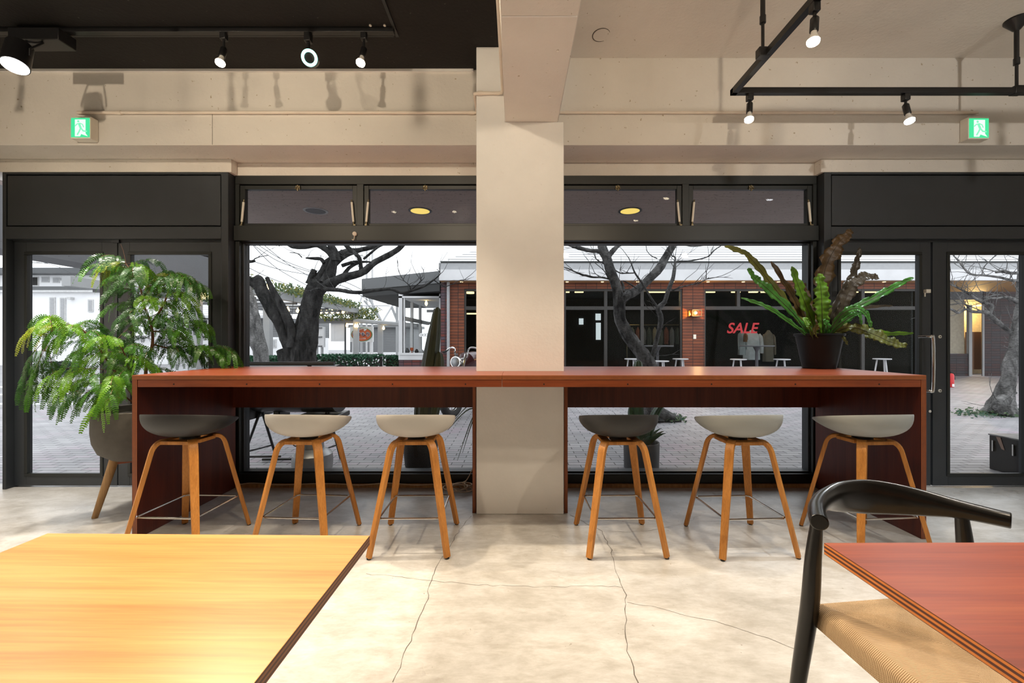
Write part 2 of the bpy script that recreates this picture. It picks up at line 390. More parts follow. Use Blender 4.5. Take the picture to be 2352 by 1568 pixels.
def leaf(n, x0, x1, gx0, gx1, label):
    y0, y1, zt, gt, gb = 3.37, 3.415, 1.935, 1.846, .098
    b = MB(); b.box(x0, gx0, y0, y1, .012, zt); b.box(gx1, x1, y0, y1, .012, zt); b.box(gx0, gx1, y0, y1, gt, zt); b.box(gx0, gx1, y0, y1, .012, gb)
    o = struct(b.build('door_%d' % n, M['frame'], bevel=.002), label, 'door')
    b = MB(); e = .012
    for a in ((gx0-e,gx0+e,gb+e,gt-e),(gx1-e,gx1+e,gb+e,gt-e),(gx0-e,gx1+e,gb-e,gb+e),(gx0-e,gx1+e,gt-e,gt+e)): b.box(a[0], a[1], y0-.006, y0+.02, a[2], a[3])
    b.build('glazing_bead', M['frame2'], o, bevel=.002)
    b = MB(); b.box(gx0, gx1, y0+.022, y0+.028, gb, gt); b.build('pane', M['glass'], o)
    return o
leaf(1, -3.955, -3.142, -3.861, -3.263, 'leftmost charcoal glazed door leaf, seen behind the feathery potted plant')
leaf(2, -3.135, -2.29, -3.045, -2.408, 'charcoal glazed door leaf nearest the left end of the counter')
d3 = leaf(3, 2.46, 3.283, 2.56, 3.2, 'charcoal glazed door leaf behind the right end of the counter, with a chrome handle')
d4 = leaf(4, 3.30, 4.235, 3.42, 4.03, 'rightmost charcoal glazed door leaf, showing the bare tree trunk outside')
def handle(par, x, y, s):
    b = MB(); z0, z1 = Z(898, 3.3), Z(773, 3.3)
    pts = [(x-.045*s, 3.37 if y < 3.37 else 3.415, z1), (x-.02*s, y+.006, z1), (x, y, z1-.03), (x, y, z0+.03), (x-.02*s, y+.006, z0), (x-.045*s, 3.37 if y < 3.37 else 3.415, z0)]
    b.tube(smooth_path(pts, 5), .0115, 12); b.build('handle', M['chrome'], par)
handle(d3, X(2143, 3.30), 3.30, 1); handle(d3, X(2112, 3.47), 3.48, -1)
for zz in (773, 897):
    b = MB(); b.cyl((X(2158,3.37), 3.364, Z(zz,3.37)), (X(2158,3.37), 3.372, Z(zz,3.37)), .012, None, 16)
    b.cyl((X(2158,3.37), 3.36, Z(zz,3.37)), (X(2158,3.37), 3.366, Z(zz,3.37)), .0045, None, 12, 1)
    b.build('handle_bolt', [M['ivory'], M['black_metal']], d4)
b = MB(); b.box(X(2121,3.37), X(2131,3.37), 3.345, 3.372, Z(673,3.37), Z(665,3.37)); b.cyl((X(2126,3.35), 3.356, Z(681,3.35)), (X(2126,3.35), 3.356, Z(672,3.35)), .005)
b.build('catch', M['ivory'], d3)
for zz in (940, 955):
    pass
b = MB(); b.cyl((X(2134,3.37), 3.362, Z(944,3.37)), (X(2134,3.37), 3.372, Z(944,3.37)), .011, None, 16); b.build('lock', M['chrome'], d3)
b = MB(); b.box(X(262,3.37), X(278,3.37), 3.35, 3.37, Z(558,3.37), Z(551,3.37)); b.build('stop', M['frame'], bpy.data.objects['door_1'])

# ------------------------------------------------------------------ windows
def window(n, x0, x1, mull, label):
    b = MB(); yb = 3.5
    b.box(x0, x1, YW, yb, 2.398, 2.466); b.box(x0, x1, YW+.03, yb, 2.385, 2.40)
    b.box(x0, x1, YW-.02, yb, 1.946, 2.066); b.box(x0, x1, YW-.006, yb, .012, .100)
    b.box(x0, x0+.032, YW, yb, .1, 2.40); b.box(x1-.032, x1, YW, yb, .1, 2.40)
    b.box(mull-.027, mull+.027, YW, yb, 2.066, 2.40)
    o = struct(b.build('window_%d' % n, M['frame2'], bevel=.003), label, 'window')
    gx0, gx1 = x0+.045, x1-.045
    b = MB(); b.box(x0+.032, gx0, YW+.04, yb, .1, 1.946); b.box(gx1, x1-.032, YW+.04, yb, .1, 1.946); b.box(gx0, gx1, YW+.03, yb, .1, .112); b.box(gx0, gx1, YW+.04, yb, 1.935, 1.946); b.build('glazing_bead', M['frame'], o)
    b = MB(); b.box(gx0, gx1, YW+.06, YW+.068, .112, 1.936); b.build('pane', M['glass'], o)
    b = MB(); b.box(x0, x1, YW-.03, YW, 0, .026); b.build('timber_strip', M['oak_leg'], o)
    for (s0, s1) in ((x0+.032, mull-.027), (mull+.027, x1-.032)):
        b = MB(); y0, y1 = YW+.012, YW+.05; e = .038; zb, zt = 2.068, 2.392
        b.box(s0, s0+e, y0, y1, zb, zt); b.box(s1-e, s1, y0, y1, zb, zt); b.box(s0+e, s1-e, y0, y1, zb, zb+.022); b.box(s0+e, s1-e, y0, y1, zt-.03, zt)
        sash = b.build('transom_sash', M['frame2'], o, bevel=.002)
        b = MB(); b.box(s0+e, s1-e, YW+.03, YW+.036, zb+.022, zt-.03); b.build('transom_pane', M['glass'], sash)
        b = MB(); c = (s0+s1)/2; b.box(c-.016, c+.016, YW-.002, YW+.012, zt-.036, zt-.006); b.tube([(c-.02,YW-.004,zt-.03),(c,YW-.012,zt-.02),(c+.02,YW-.004,zt-.03)], .005, 8); b.cyl((c,YW-.004,zt-.05),(c,YW-.004,zt-.004), .006)
        b.build('latch', M['brass'], sash)
        for sx, sg in ((s0+.018, 1), (s1-.018, -1)):
            b = MB(); b.tube([(sx+.006*sg, YW-.004, zb+.03), (sx+.02*sg, YW-.004, zb+.185)], .0085, 10)
            b.tube([(sx+.004*sg, YW-.004, zb+.004), (sx+.006*sg, YW-.004, zb+.03)], .006, 8, 1); b.box(sx-.004, sx+.012, YW-.012, YW+.012, zb-.004, zb+.01, 1)
            b.tube([(sx+.02*sg, YW-.004, zb+.185), (sx+.022*sg, YW-.002, zb+.205)], .006, 8, 1)
            b.build('stay_arm', [M['ivory'], M['brass']], sash)
    return o
w1 = window(1, X(540,3.386), -.19, X(827,3.386), 'left picture window with two small transom sashes, left of the pillar')
w2 = window(2, .27, 2.398, X(1575,3.386), 'right picture window with two small transom sashes, right of the pillar')
b = MB(); hx = X(815,3.36); b.cyl((hx,3.35,Z(537,3.36)), (hx,3.367,Z(537,3.36)), .016, None, 20)
b.tube(smooth_path([(hx,3.352,Z(538,3.36)),(hx,3.345,Z(548,3.36)),(hx-.004,3.335,Z(553,3.36)),(hx-.012,3.335,Z(551,3.36))],4), .003, 8)
tag(b.build('hook', M['beige_pipe']), 'small round adhesive hook on the bar above the left window', 'hook')

# ------------------------------------------------------------------ conduits
def pipe(name, pts, label, collars, r=.011):
    b = MB(); b.tube(pts, r, 12)
    o = tag(b.build(name, M['beige_pipe']), label, 'pipe', None)
    for p, q in collars:
        c = MB(); c.cyl(p, q, r*1.25, None, 12); c.build('coupling', M['beige_pipe'], o)
    return o
zc = Z(258, 3.065)
pipe('conduit', [(X(178,3.065),3.067,zc),(-.30,3.067,zc),(-.275,3.06,zc),(-.271,3.03,zc),(-.271,2.87,zc),(-.268,2.835,zc),(-.245,2.828,zc),(-.11,2.828,zc),(-.088,2.82,zc),(-.081,2.79,zc),(-.081,1.0,zc)],
     'painted conduit pipe from the left exit sign, turning round the pillar along the ceiling beam',
     [((-2.86,3.067,zc),(-2.83,3.067,zc)), ((-.245,2.828,zc),(-.215,2.828,zc)), ((-.33,3.067,zc),(-.295,3.067,zc))])
pipe('conduit', [(.29,3.067,zc),(X(2245,3.065),3.067,zc)], 'painted conduit pipe along the beam from the pillar to the right exit sign', [((.36,3.067,zc),(.385,3.067,zc)), ((X(1915,3.065),3.067,zc),(X(1922,3.065),3.067,zc))], .0095)

# ------------------------------------------------------------------ exit signs
M['exit_green'] = emit('lit_green_sign', (.06,.86,.36), .95); M['exit_white'] = emit('lit_white_sign', (.86,1,.92), 1.05); M['exit_man'] = emit('lit_pale_green_figure', (.25,.95,.55), 1.0)
def exit_sign(x0, x1, z0, z1, label):
    yf = 3.02; o = thing('exit_sign', ((x0+x1)/2, 3.05, z0), label, 'exit sign', 'illuminated exit signs')
    b = MB(); b.box(x0, x1, yf, 3.078, z0, z1); b.build('housing', M['ivory'], o, bevel=.003)
    W = x1-x0; e = .006; g0, g1, h0, h1 = x0+e, x1-e, z0+e*1.4, z1-e*2.2
    b = MB(); b.box(g0, g1, yf-.003, yf, h0, h1); pn = b.build('panel', M['exit_green'], o)
    q = lambda u, v, k=0: Vector((g0+u*(g1-g0), yf-.0035-k*.0006, h0+v*(h1-h0)))
    b = MB(); b.prism([q(.22,.04), q(.5,.04), q(.56,.16), q(.92,.04), q(.80,.2), q(.80,.92), q(.22,.92)], (0,-.0004,0)); b.build('doorway', M['exit_white'], pn)
    b = MB()
    def limb(pts, wd):
        for (a, c) in zip(pts, pts[1:]):
            A = q(*a, 1); B = q(*c, 1); t = (B-A).normalized(); nn = Vector((-t.z,0,t.x))*wd*W
            A = A - t*wd*W*.5; B = B + t*wd*W*.5; b.prism([A+nn, A-nn, B-nn, B+nn], (0,-.0004,0))
    hc = q(.41,.82,1); b.prism([hc+Vector((math.cos(a*.5236)*.055*W,0,math.sin(a*.5236)*.055*W)) for a in range(12)], (0,-.0004,0))
    limb([(.45,.70),(.55,.45)], .055); limb([(.46,.71),(.34,.68),(.24,.58)], .024); limb([(.50,.72),(.64,.66),(.70,.52)], .024)
    limb([(.54,.46),(.45,.28),(.36,.13)], .034); limb([(.56,.46),(.68,.32),(.86,.30)], .034)
    b.build('running_figure', M['exit_man'], pn)
    return o
exit_sign(X(162,3.02), X(208,3.02), Z(318,3.02), Z(267,3.02), 'small green running-man exit sign on the beam above the left double doors')
exit_sign(X(2224,3.02), X(2272,3.02), Z(319,3.02), Z(268,3.02), 'small green running-man exit sign on the beam above the right double doors')

# ------------------------------------------------------------------ lamps
def add_light(par, loc, dirv, power, col, size=110, blend=.6, rad=.035):
    l = bpy.data.lights.new('lamp_light', 'SPOT'); l.energy = power; l.color = col; l.spot_size = R(size); l.spot_blend = blend; l.shadow_soft_size = rad
    o = bpy.data.objects.new('lamp_light', l); COL.objects.link(o); o.parent = par; o.location = Vector(loc) - wloc(par)
    o.rotation_euler = Vector(dirv).to_track_quat('-Z', 'Y').to_euler()
M['bulb_warm'] = emit('warm_bulb_face', (1,.84,.58), 45); M['bulb_cool'] = emit('cool_bulb_face', (.92,.97,1), 55)
def bulb_lamp(p, dirv, label, power, col=WARM, face='bulb_warm', size=120, drop=.055, group='track spot lamps', rad=.035):
    """spot lamp hanging from a track: p is where its adapter touches the track"""
    p = Vector(p); dv = Vector(dirv).normalized(); o = thing('track_lamp', p, label, 'lamp', group)
    b = MB(); b.box(p.x-.018, p.x+.018, p.y-.018, p.y+.018, p.z-.042, p.z); b.build('adapter', M['black_metal'], o, bevel=.004)
    k = p + Vector((0,0,-.042-drop)); b = MB(); b.cyl(p+Vector((0,0,-.04)), k, .0075, None, 10); b.build('arm', M['black_metal'], o)
    e = k + dv*.065; b = MB(); b.tube([k - dv*.012, k, e, e+dv*.004], [.010,.0185,.0185,.016], 18); sk = b.build('socket', M['black_metal'], o)
    b = MB(); s_ = dv.orthogonal().normalized(); b.tube([k+dv*.012, k+dv*.040], .0189, 18, 0, False); 
    b = MB(); f = e + dv*.055; b.tube([e, e+dv*.018, e+dv*.038, f], [.0125,.0135,.0225,.027], 20); bl = b.build('bulb', M['white_plastic'], o)
    b = MB(); b.tube([f-dv*.003, f+dv*.006, f+dv*.011], [.027,.0258,.015], 20); b.build('lens', M[face], bl)
    add_light(o, f+dv*.03, dv, power, col, size, .6 if rad < .04 else 1, rad)
    return o
def track(name, pts, wd, label, group=None):
    a, c = Vector(pts[0]), Vector(pts[-1])
# left track on the black ceiling
yT = 2.673; zT = 3.078
tr = thing('light_track', (-2.3, yT, zT), 'black lighting track on the black ceiling, parallel to the window wall', 'light track')
b = MB(); b.box(-3.95, X(905,yT), yT-.018, yT+.018, zT, 3.111); b.build('rail', M['black_metal'], tr, bevel=.002)
b = MB(); b.box(-3.95, X(905,yT)-.02, yT+.05, yT+.062, 3.10, 3.111); b.build('raceway', M['black_metal'], tr)
b = MB(); b.box(X(905,yT)-.02, X(905,yT)+.014, 2.2, 2.23, 3.10, 3.111); b.box(X(905,yT)-.004, X(905,yT)+.014, 2.2, yT+.06, 3.098, 3.111); b.build('feed_pipe', M['black_metal'], tr)
for px in (858, 890):
    b = MB(); b.cyl((X(px,yT+.03), yT-.03, 3.104), (X(px,yT+.03), yT-.03, 3.111), .008, None, 12); b.build('screw_cap', M['ivory'], tr)
bulb_lamp((X(514,yT), yT, zT), (.05,-.36,-1), 'leftmost small warm spot bulb on the black ceiling track, left of the ring lamp', 170, size=104)
bulb_lamp((X(836,yT), yT, zT), (-.06,-.36,-1), 'warm spot bulb at the right end of the black ceiling track', 170, size=104)
# ring lamp
p = Vector((X(708,yT), yT, zT)); o = thing('ring_lamp', p, 'black spot lamp with a glowing green-white ring face on the ceiling track', 'lamp')
b = MB(); b.box(p.x-.02, p.x+.02, p.y-.02, p.y+.02, p.z-.055, p.z); b.build('adapter', M['black_metal'], o, bevel=.004)
b = MB(); b.cyl(p+Vector((0,0,-.05)), p+Vector((0,0,-.10)), .010, None, 12); b.build('arm', M['black_metal'], o)
c = P(711, 133, 2.60); dv = Vector((.16,-1,-.42)).normalized()
b = MB(); b.tube([c-dv*.075-Vector((0,0,0)), c-dv*.06, c-dv*.015, c], [.02,.042,.05,.05], 28); hd = b.build('head', M['black_metal'], o)
b = MB(); b.cyl(p+Vector((0,0,-.095)), c-dv*.05, .012, None, 10); b.build('knuckle', M['black_metal'], o)
u = dv.orthogonal().normalized(); v = dv.cross(u)
M['ring_glow'] = emit('glowing_ring', (.40,1.0,.84), 3.2)
b = MB()
def ringf(a, c_): 
    A = 2*math.pi*a; B = 2*math.pi*c_; d = u*math.cos(A)+v*math.sin(A); return c + dv*.004 + d*(.0385+.0085*math.cos(B)) + dv*(.0075*math.sin(B))
b.grid(ringf, 40, 11, 0, True); b.build('light_ring', M['ring_glow'], hd)
# big floodlight and its driver box
o = thing('spotlight', (X(38,yT), yT, zT), 'large black cylindrical spotlight at the far left end of the ceiling track', 'lamp')
b = MB(); b.box(X(18,2.62), X(135,2.62), yT-.055, yT+.055, zT-.075, zT); b.build('driver_box', M['black_metal'], o, bevel=.004)
c = P(40, 128, 2.55); dv = Vector((.16,-.30,-1)).normalized(); b = MB(); f = c + dv*.08
b.tube([c-dv*.085, c-dv*.08, f-dv*.003, f], [.056,.060,.0635,.0635], 36); bd = b.build('barrel', M['black_metal'], o)
M['flood'] = emit('floodlight_face', (1,.97,.92), 16)
b = MB(); b.tube([f-dv*.002, f+dv*.003, f+dv*.006], [.059,.058,.04], 36); b.build('lens', M['flood'], bd)
b = MB(); top = Vector((c.x, yT-.02, zT-.075))
for sg in (-1, 1): b.tube([(c.x+sg*.075, c.y, c.z), (c.x+sg*.075, c.y, c.z+.04), (c.x+sg*.05, yT-.03, zT-.08), (c.x, yT-.02, zT-.078)], .006, 8)
b.build('yoke', M['black_metal'], o)
add_light(o, f+dv*.03, (-.05,-.30,-1), 260, NEUTRAL, 110, .7, .07)
# right hanging track frame
yR, zR, xR = 2.713, Z(210, 2.713), X(1680, 2.713)
def pend(x, y, zt, px): pass
o = o_hang = thing('hanging_track', (xR, yR, zR), 'black rectangular lighting track frame hanging on rods from the white ceiling', 'light track')
b = MB(); b.box(xR, XR-.1, yR-.018, yR+.018, zR-.018, zR+.018); b.build('rail', M['black_metal'], o, bevel=.002)
b = MB(); b.box(xR, xR+.036, .6, yR+.018, zR-.018, zR+.018); b.build('rail', M['black_metal'], o, bevel=.002)
for (rx, ry) in ((X(1752, 2.36), 2.36), (X(2335,2.713), 2.713)):
    b = MB(); b.cyl((rx, ry, zR+.015), (rx, ry, 3.19), .0085, None, 12); b.cyl((rx, ry, zR+.20), (rx, ry, 3.19), .0125, None, 12); b.cyl((rx, ry, zR+.17), (rx, ry, zR+.21), .016, None, 12); b.build('rod', M['black_metal'], o)
    b = MB(); b.tube([(rx,ry,3.196),(rx,ry,3.186),(rx,ry,3.13),(rx,ry,3.125)], [.06,.06,.02,.014], 24); b.build('canopy', M['black_metal'], o)
    b = MB(); b.box(rx-.03, rx+.03, ry-.022, ry+.022, zR-.02, zR+.03); b.build('clamp', M['black_metal'], o, bevel=.004)
bulb_lamp((X(1722,yR), yR, zR-.018), (-.18,-.26,-1), 'warm spot bulb under the left corner of the hanging track frame', 75, size=104, drop=.02)
bulb_lamp((X(2080,yR), yR, zR-.018), (-.05,-.3,-1), 'cool white spot bulb in the middle of the hanging track rail', 105, COOL, 'bulb_cool', 104, drop=.03)
bulb_lamp((xR+.018, 1.985, zR-.018), (-.16,-.15,-1), 'warm spot bulb under the receding left rail of the hanging track', 60, drop=.03)
# the same lamps continue over the tables in front of and behind the viewer
b = MB(); b.box(xR, XR-.1, 1.532, 1.568, zR-.018, zR+.018); b.build('rail', M['black_metal'], o_hang, bevel=.002)
bulb_lamp((xR+.018, 1.2, zR-.018), (-.35,-.05,-1), 'spot bulb on the left rail of the hanging frame, above the viewer', 40, WARM, drop=.03)
bulb_lamp((2.3, 1.55, zR-.018), (.0,-.15,-1), 'spot bulb on the near rail of the hanging frame, closer to the beam', 55, NEUTRAL, drop=.03)
bulb_lamp((3.3, 1.55, zR-.018), (.05,0,-1), 'spot bulb on the near rail of the hanging frame, closer to the side wall', 45, COOL, 'bulb_cool', drop=.03)
def ceiling_track(y, xs, who):
    o = thing('light_track', (-2, y, 3.078), 'black lighting track on the black ceiling %s' % who, 'light track')
    b = MB(); b.box(-3.7, -.3, y-.018, y+.018, 3.078, 3.111); b.build('rail', M['black_metal'], o, bevel=.002)
    for i, (x, d, pw, c_, *sz) in enumerate(xs): bulb_lamp((x,y,3.078), d, 'warm spot bulb on the track %s, %s from wall' % (who, ('first','second','third','fourth')[i]), pw, c_, size=(sz or [112])[0], rad=.05 if sz else .035)
ceiling_track(2.12, ((-3.3,(-.1,-.05,-1),110,NEUTRAL), (-2.2,(0,-.3,-1),45,WARM), (-1.2,(.05,-.5,-1),90,WARM), (-.45,(.1,-.35,-1),90,WARM)), 'just in front of the viewer')
ceiling_track(1.2, ((-.8,(0,.1,-1),48,WARM), (-1.6,(0,0,-1),18,WARM)), 'above the viewer')
ceiling_track(-.6, ((-2.6,(.0,3.6,-.15),150,WARM,64), (-.9,(.05,3.6,-.15),150,WARM,64)), 'behind the viewer')
o = thing('light_track', (2.2, -.8, 2.77), 'black lighting track hung from the white ceiling behind the viewer', 'light track')
b = MB(); b.box(.5, 4.0, -.818, -.782, 2.77, 2.806); b.build('rail', M['black_metal'], o, bevel=.002)
for rx in (.8, 3.7):
    b = MB(); b.cyl((rx,-.8,2.80), (rx,-.8,3.196), .01, None, 10); b.build('rod', M['black_metal'], o)
bulb_lamp((.9,-.8,2.77), (-.1,3.6,0), 'warm spot bulb on the hung track behind the viewer, nearer the beam', 130, WARM, size=64, rad=.05)
bulb_lamp((3.0,-.8,2.77), (0,3.6,0), 'warm spot bulb on the hung track behind the viewer, nearer the side wall', 130, NEUTRAL, size=64, rad=.05)
# ------------------------------------------------------------------ the two halves of the counter
CF, CB, CT = 2.484, 3.36, .9535           # counter front, back, top height
def counter(xa, xb, col_l, outer, inner, label):
    """xa..xb whole width; top wraps the pillar with an L-shaped board"""
    o = thing('bar_counter', ((xa+xb)/2, (CF+CB)/2, 0), label, 'counter', 'two halves of the long counter')
    b = MB(); t = .026
    if outer < 0: poly = [(xa,CF),(xb,CF),(xb,YC-.003),(col_l,YC-.003),(col_l,CB),(xa,CB)]
    else: poly = [(xa,CF),(xb,CF),(xb,CB),(col_l,CB),(col_l,YC-.003),(xa,YC-.003)]
    b.prism([(x,y,CT-t) for x,y in poly], (0,0,t))
    for i, f in enumerate(b.f):
        n = (b.v[f[1]]-b.v[f[0]]).cross(b.v[f[2]]-b.v[f[1]])
        if abs(n.z) < abs(n.y) + abs(n.x): b.m[i] = 1
    b.build('counter_top', [M['mahog'], M['ply_z']], o, 0, bevel=.0015)
    px0, px1 = (xa, xa+.03) if outer < 0 else (xb-.03, xb)
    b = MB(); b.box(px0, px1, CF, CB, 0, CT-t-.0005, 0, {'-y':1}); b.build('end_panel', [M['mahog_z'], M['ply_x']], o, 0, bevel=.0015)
    q0, q1 = (inner-.024, inner) if outer < 0 else (inner, inner+.024)
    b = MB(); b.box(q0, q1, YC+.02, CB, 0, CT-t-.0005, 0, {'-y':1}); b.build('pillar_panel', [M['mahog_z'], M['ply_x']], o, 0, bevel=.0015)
    e0, e1 = (px1, xb) if outer < 0 else (xa, px0)
    b = MB(); b.box(e0+.0005, e1-.0005, CF+.002, CF+.024, CT-.069, CT-t-.0005); b.build('front_rail', M['mahog_lip'], o, 0, bevel=.0015)
    m0, m1 = (px1, q0) if outer < 0 else (q1, px0)
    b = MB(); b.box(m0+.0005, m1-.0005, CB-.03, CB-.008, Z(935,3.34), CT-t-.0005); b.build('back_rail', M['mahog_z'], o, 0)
    for i in range(5):
        x = e0 + (e1-e0)*(i+.5)/5; b = MB(); b.cyl((x, CF+.0005, CT-.052), (x, CF+.004, CT-.052), .0042, None, 10); b.build('screw_hole', M['reveal'], o)
    return o
counter(X(303,CF), X(1153,CF)-.0005, -.262, -1, -.262, 'red-brown plywood bar counter half left of the pillar')
counter(X(1153,CF)+.0005, X(2128,CF), .329, 1, .329, 'red-brown plywood bar counter half right of the pillar, carrying the fern pot')

# ------------------------------------------------------------------ stools
def make_stool(shell, label):
    o = thing('bar_stool', (0,0,0), label, 'stool', 'shell-seat bar stools at the counter')
    # moulded shell: high rounded back towards the viewer (-y), low thin lip towards the counter (+y)
    def rim(a):
        c, s = math.cos(a), math.sin(a)
        x = .222*math.copysign(abs(c)**.88, c); y = (.205 if s < 0 else .245)*math.copysign(abs(s)**.92, s)
        k = (y+.205)/.45; z = .755 - .079*k - .014*k*k
        return x, y, z
    def sh(off):
        def f(u, v):
            a = 2*math.pi*u; x, y, z = rim(a); k = max(0, min(1, (y+.205)/.45)); r = math.cos(v*math.pi/2)**.9 if v < 1 else 0
            n = 2.5 - 1.25*max(0, (k-.35)/.65)**1.2
            flat = .607 + .030*max(0, y*r/.245)**2
            zz = flat + (z-flat)*(1-max(0, 1-r**n)**(1/n))
            return Vector((x*r*(1-off*.5), y*r*(1-off*.5), zz+off*.3))
        return f
    b = MB(); b.grid(sh(0), 44, 15, 0, True)
    n = len(b.v); b.grid(sh(.02), 44, 15, 0, True); b.f = [f if i < 44*14 else f[::-1] for i, f in enumerate(b.f)]; b.m = b.m
    for i in range(44): b.f.append([i, n+i, n+(i+1) % 44, (i+1) % 44]); b.m.append(0)
    b.build('seat', shell, o, 60)
    for sx in (-1, 1):
        for sy in (-1, 1):
            foot = Vector((.207*sx, .212*sy, .006)); knee = Vector((.112*sx, .115*sy, .585)); cen = Vector((.012*sx, .012*sy, .598))
            dn = (foot-knee).normalized(); dh = (cen-knee).normalized()
            pts = [foot]; w_ = [.0165]
            pts.append(foot.lerp(knee, .5)); w_.append(.0195)
            k0 = knee + dn*.062; pts.append(k0); w_.append(.0222)
            for i in range(1, 7):
                t = i/7; q = (1-t)**2*k0 + 2*t*(1-t)*(knee+Vector((0,0,.012))) + t*t*(knee+dh*.055+Vector((0,0,.001))); pts.append(q); w_.append(.0222)
            pts.append(knee+dh*.055+Vector((0,0,.001))); w_.append(.0215)
            side = Vector((-sy, sx, 0)).normalized() if False else Vector((sy*1.0, -sx*1.0, 0)).normalized()
            b = MB(); vs = []; hh = .0105
            for i, p in enumerate(pts):
                t = (pts[min(i+1,len(pts)-1)]-pts[max(i-1,0)]).normalized(); nn = t.cross(side).normalized(); h2 = hh
                for u_, v_ in ((1,1),(1,-1),(-1,-1),(-1,1)): vs.append(p + side*w_[i]*u_ + nn*h2*v_)
            fs = [(3,2,1,0), tuple(len(vs)-4+k for k in range(4))]
            for i in range(len(pts)-1):
                for k in range(4): a = i*4+k; c = i*4+(k+1) % 4; fs.append((a, c, c+4, a+4))
            b.add(vs, fs); 
            lg = b.build('leg', M['oak'], o, 40, bevel=.003)
            b = MB(); b.cyl((foot.x, foot.y, 0), (foot.x, foot.y, .006), .011, None, 12); b.build('glide', M['black_metal'], lg)
    for sg in (-1, 1):
        b = MB(); b.box(-.088, .088, .062*sg if sg > 0 else -.112, .112 if sg > 0 else -.062, .577, .5965); b.build('seat_bearer', M['oak'], o, bevel=.003)
        b = MB(); b.box(.060*sg if sg > 0 else -.108, .108 if sg > 0 else -.060, -.0605, .0605, .577, .5965); b.build('seat_bearer', M['oak'], o, bevel=.003)
    z = .197; t = (.585-z)/.585; fx, fy = .112+(.207-.112)*t-.008, .115+(.212-.115)*t-.008
    b = MB(); q = .014
    pts = [(-fx+q,-fy),(fx-q,-fy),(fx,-fy+q),(fx,fy-q),(fx-q,fy),(-fx+q,fy),(-fx,fy-q),(-fx,-fy+q)]
    ring = [Vector((x, y, z)) for x, y in pts]
    for i in range(8): b.tube([ring[i], ring[(i+1) % 8]], .0052, 8)
    b.build('footrest', M['steel'], o)
    b = MB(); b.cyl((0,0,.586), (0,0,.606), .05, None, 24); b.build('seat_plate', M['black_metal'], o)
    return o
protos = {}
for px_x, y, key, rz, lab in (
    (-1.885, 2.475, 'shell_black', -2, 'black-seated stool at the left end of the counter'),
    (-1.195, 2.475, 'shell_grey', -3, 'warm grey-seated stool second from the left end of the counter'),
    (-.570, 2.47, 'shell_grey', 1, 'warm grey-seated stool just left of the white pillar'),
    (.595, 2.47, 'shell_black', 1, 'black-seated stool just right of the white pillar'),
    (1.285, 2.462, 'shell_pale', 3, 'pale grey-green seated stool between the black stool and the right end'),
    (2.01, 2.47, 'shell_pale', 4, 'pale grey-green seated stool at the right end of the counter, behind the black chair')):
    o = protos.get(key)
    if o is None: o = protos[key] = make_stool(M[key], lab)
    else: o = dup(o); o['label'] = lab
    o.location = (px_x, y, 0); o.rotation_euler = (0, 0, R(rz))

# ------------------------------------------------------------------ dining tables in front
def dining_table(x0, x1, y0, y1, rz, top, edge, label, edge_px):
    c = Vector(((x0+x1)/2, (y0+y1)/2, 0)); o = thing('dining_table', c, label, 'table'); zt = .72; th = edge_px
    b = MB(); b.box(x0, x1, y0, y1, zt-th, zt, 0, {'-y':1,'+y':1,'-x':1,'+x':1}); b.build('tabletop', [top, edge], o, 0, bevel=.001)
    b = MB(); b.lathe([(.23,0),(.23,.008),(.20,.014),(.03,.02),(.026,.03),(.026,.68),(.05,.685),(.05,zt-th-.001)], c, 32); b.build('pedestal', M['black_metal'], o)
    o.rotation_euler = (0, 0, R(rz)); return o
dining_table(-1.055, -.328, .19, .952, -.9, M['table_l'], M['ply_dark'], 'honey-coloured wooden table top in the left foreground', .021)
dining_table(.662, 1.40, .16, .914, .25, M['table_r'], M['ply_y'], 'red-brown wooden table top in the right foreground, in front of the black chair', .0245)

# ------------------------------------------------------------------ black chair with woven seat
ch = thing('dining_chair', (1.03, 1.0, 0), 'black wooden chair with curved armrest rail and woven cord seat, at the right table', 'chair')
railp = [(.756,1.060,.700,.0205,.0205),(.778,1.098,.702,.0205,.0205),(.815,1.150,.703,.021,.022),(.875,1.207,.702,.022,.029),(.945,1.243,.698,.019,.044),(1.03,1.258,.693,.0155,.051),(1.10,1.247,.691,.0165,.047),(1.165,1.215,.690,.020,.037),(1.215,1.175,.690,.0215,.026),(1.262,1.130,.687,.021,.0215),(1.285,1.104,.686,.0205,.0205)]
rp = smooth_path(railp, 6); b = MB(); vs = []; n = 20
for i, p in enumerate(rp):
    a = Vector(rp[max(i-1,0)][:3]); c = Vector(rp[min(i+1,len(rp)-1)][:3]); t = (c-a).normalized(); up = Vector((0,0,1)); s_ = t.cross(up).normalized(); up = s_.cross(t)
    for j in range(n):
        A = 2*math.pi*j/n; vs.append(Vector(p[:3]) + s_*p[3]*math.cos(A) + up*p[4]*math.sin(A))
fs = [list(range(n)), [len(vs)-1-j for j in range(n)]]
for i in range(len(rp)-1):
    for j in range(n): a = i*n+j; c = i*n+(j+1) % n; fs.append((c, a, a+n, c+n))
b.add(vs, fs); b.build('armrest_rail', M['black_wood'], ch, 40, bevel=.003)
SL, SR, SB, SF_ = (.800,1.135), (1.262,1.185), 0, 0          # rear posts on the seat line
for (x, y, tx, ty) in ((.783,1.135,.792,1.118), (1.268,1.19,1.243,1.190)):
    s = -1 if x < 1 else 1
    pts = [(x+.032*s, y+.035, 0, .0135), (x+.018*s, y+.02, .22, .0185), (x, y, .44, .0215), ((x+tx)/2, (y+ty)/2, .58, .0190), (tx, ty, .685, .0135)]
    q = smooth_path(pts, 4); b = MB(); b.tube([a[:3] for a in q], [a[3] for a in q], 18); b.build('rear_leg', M['black_wood'], ch)
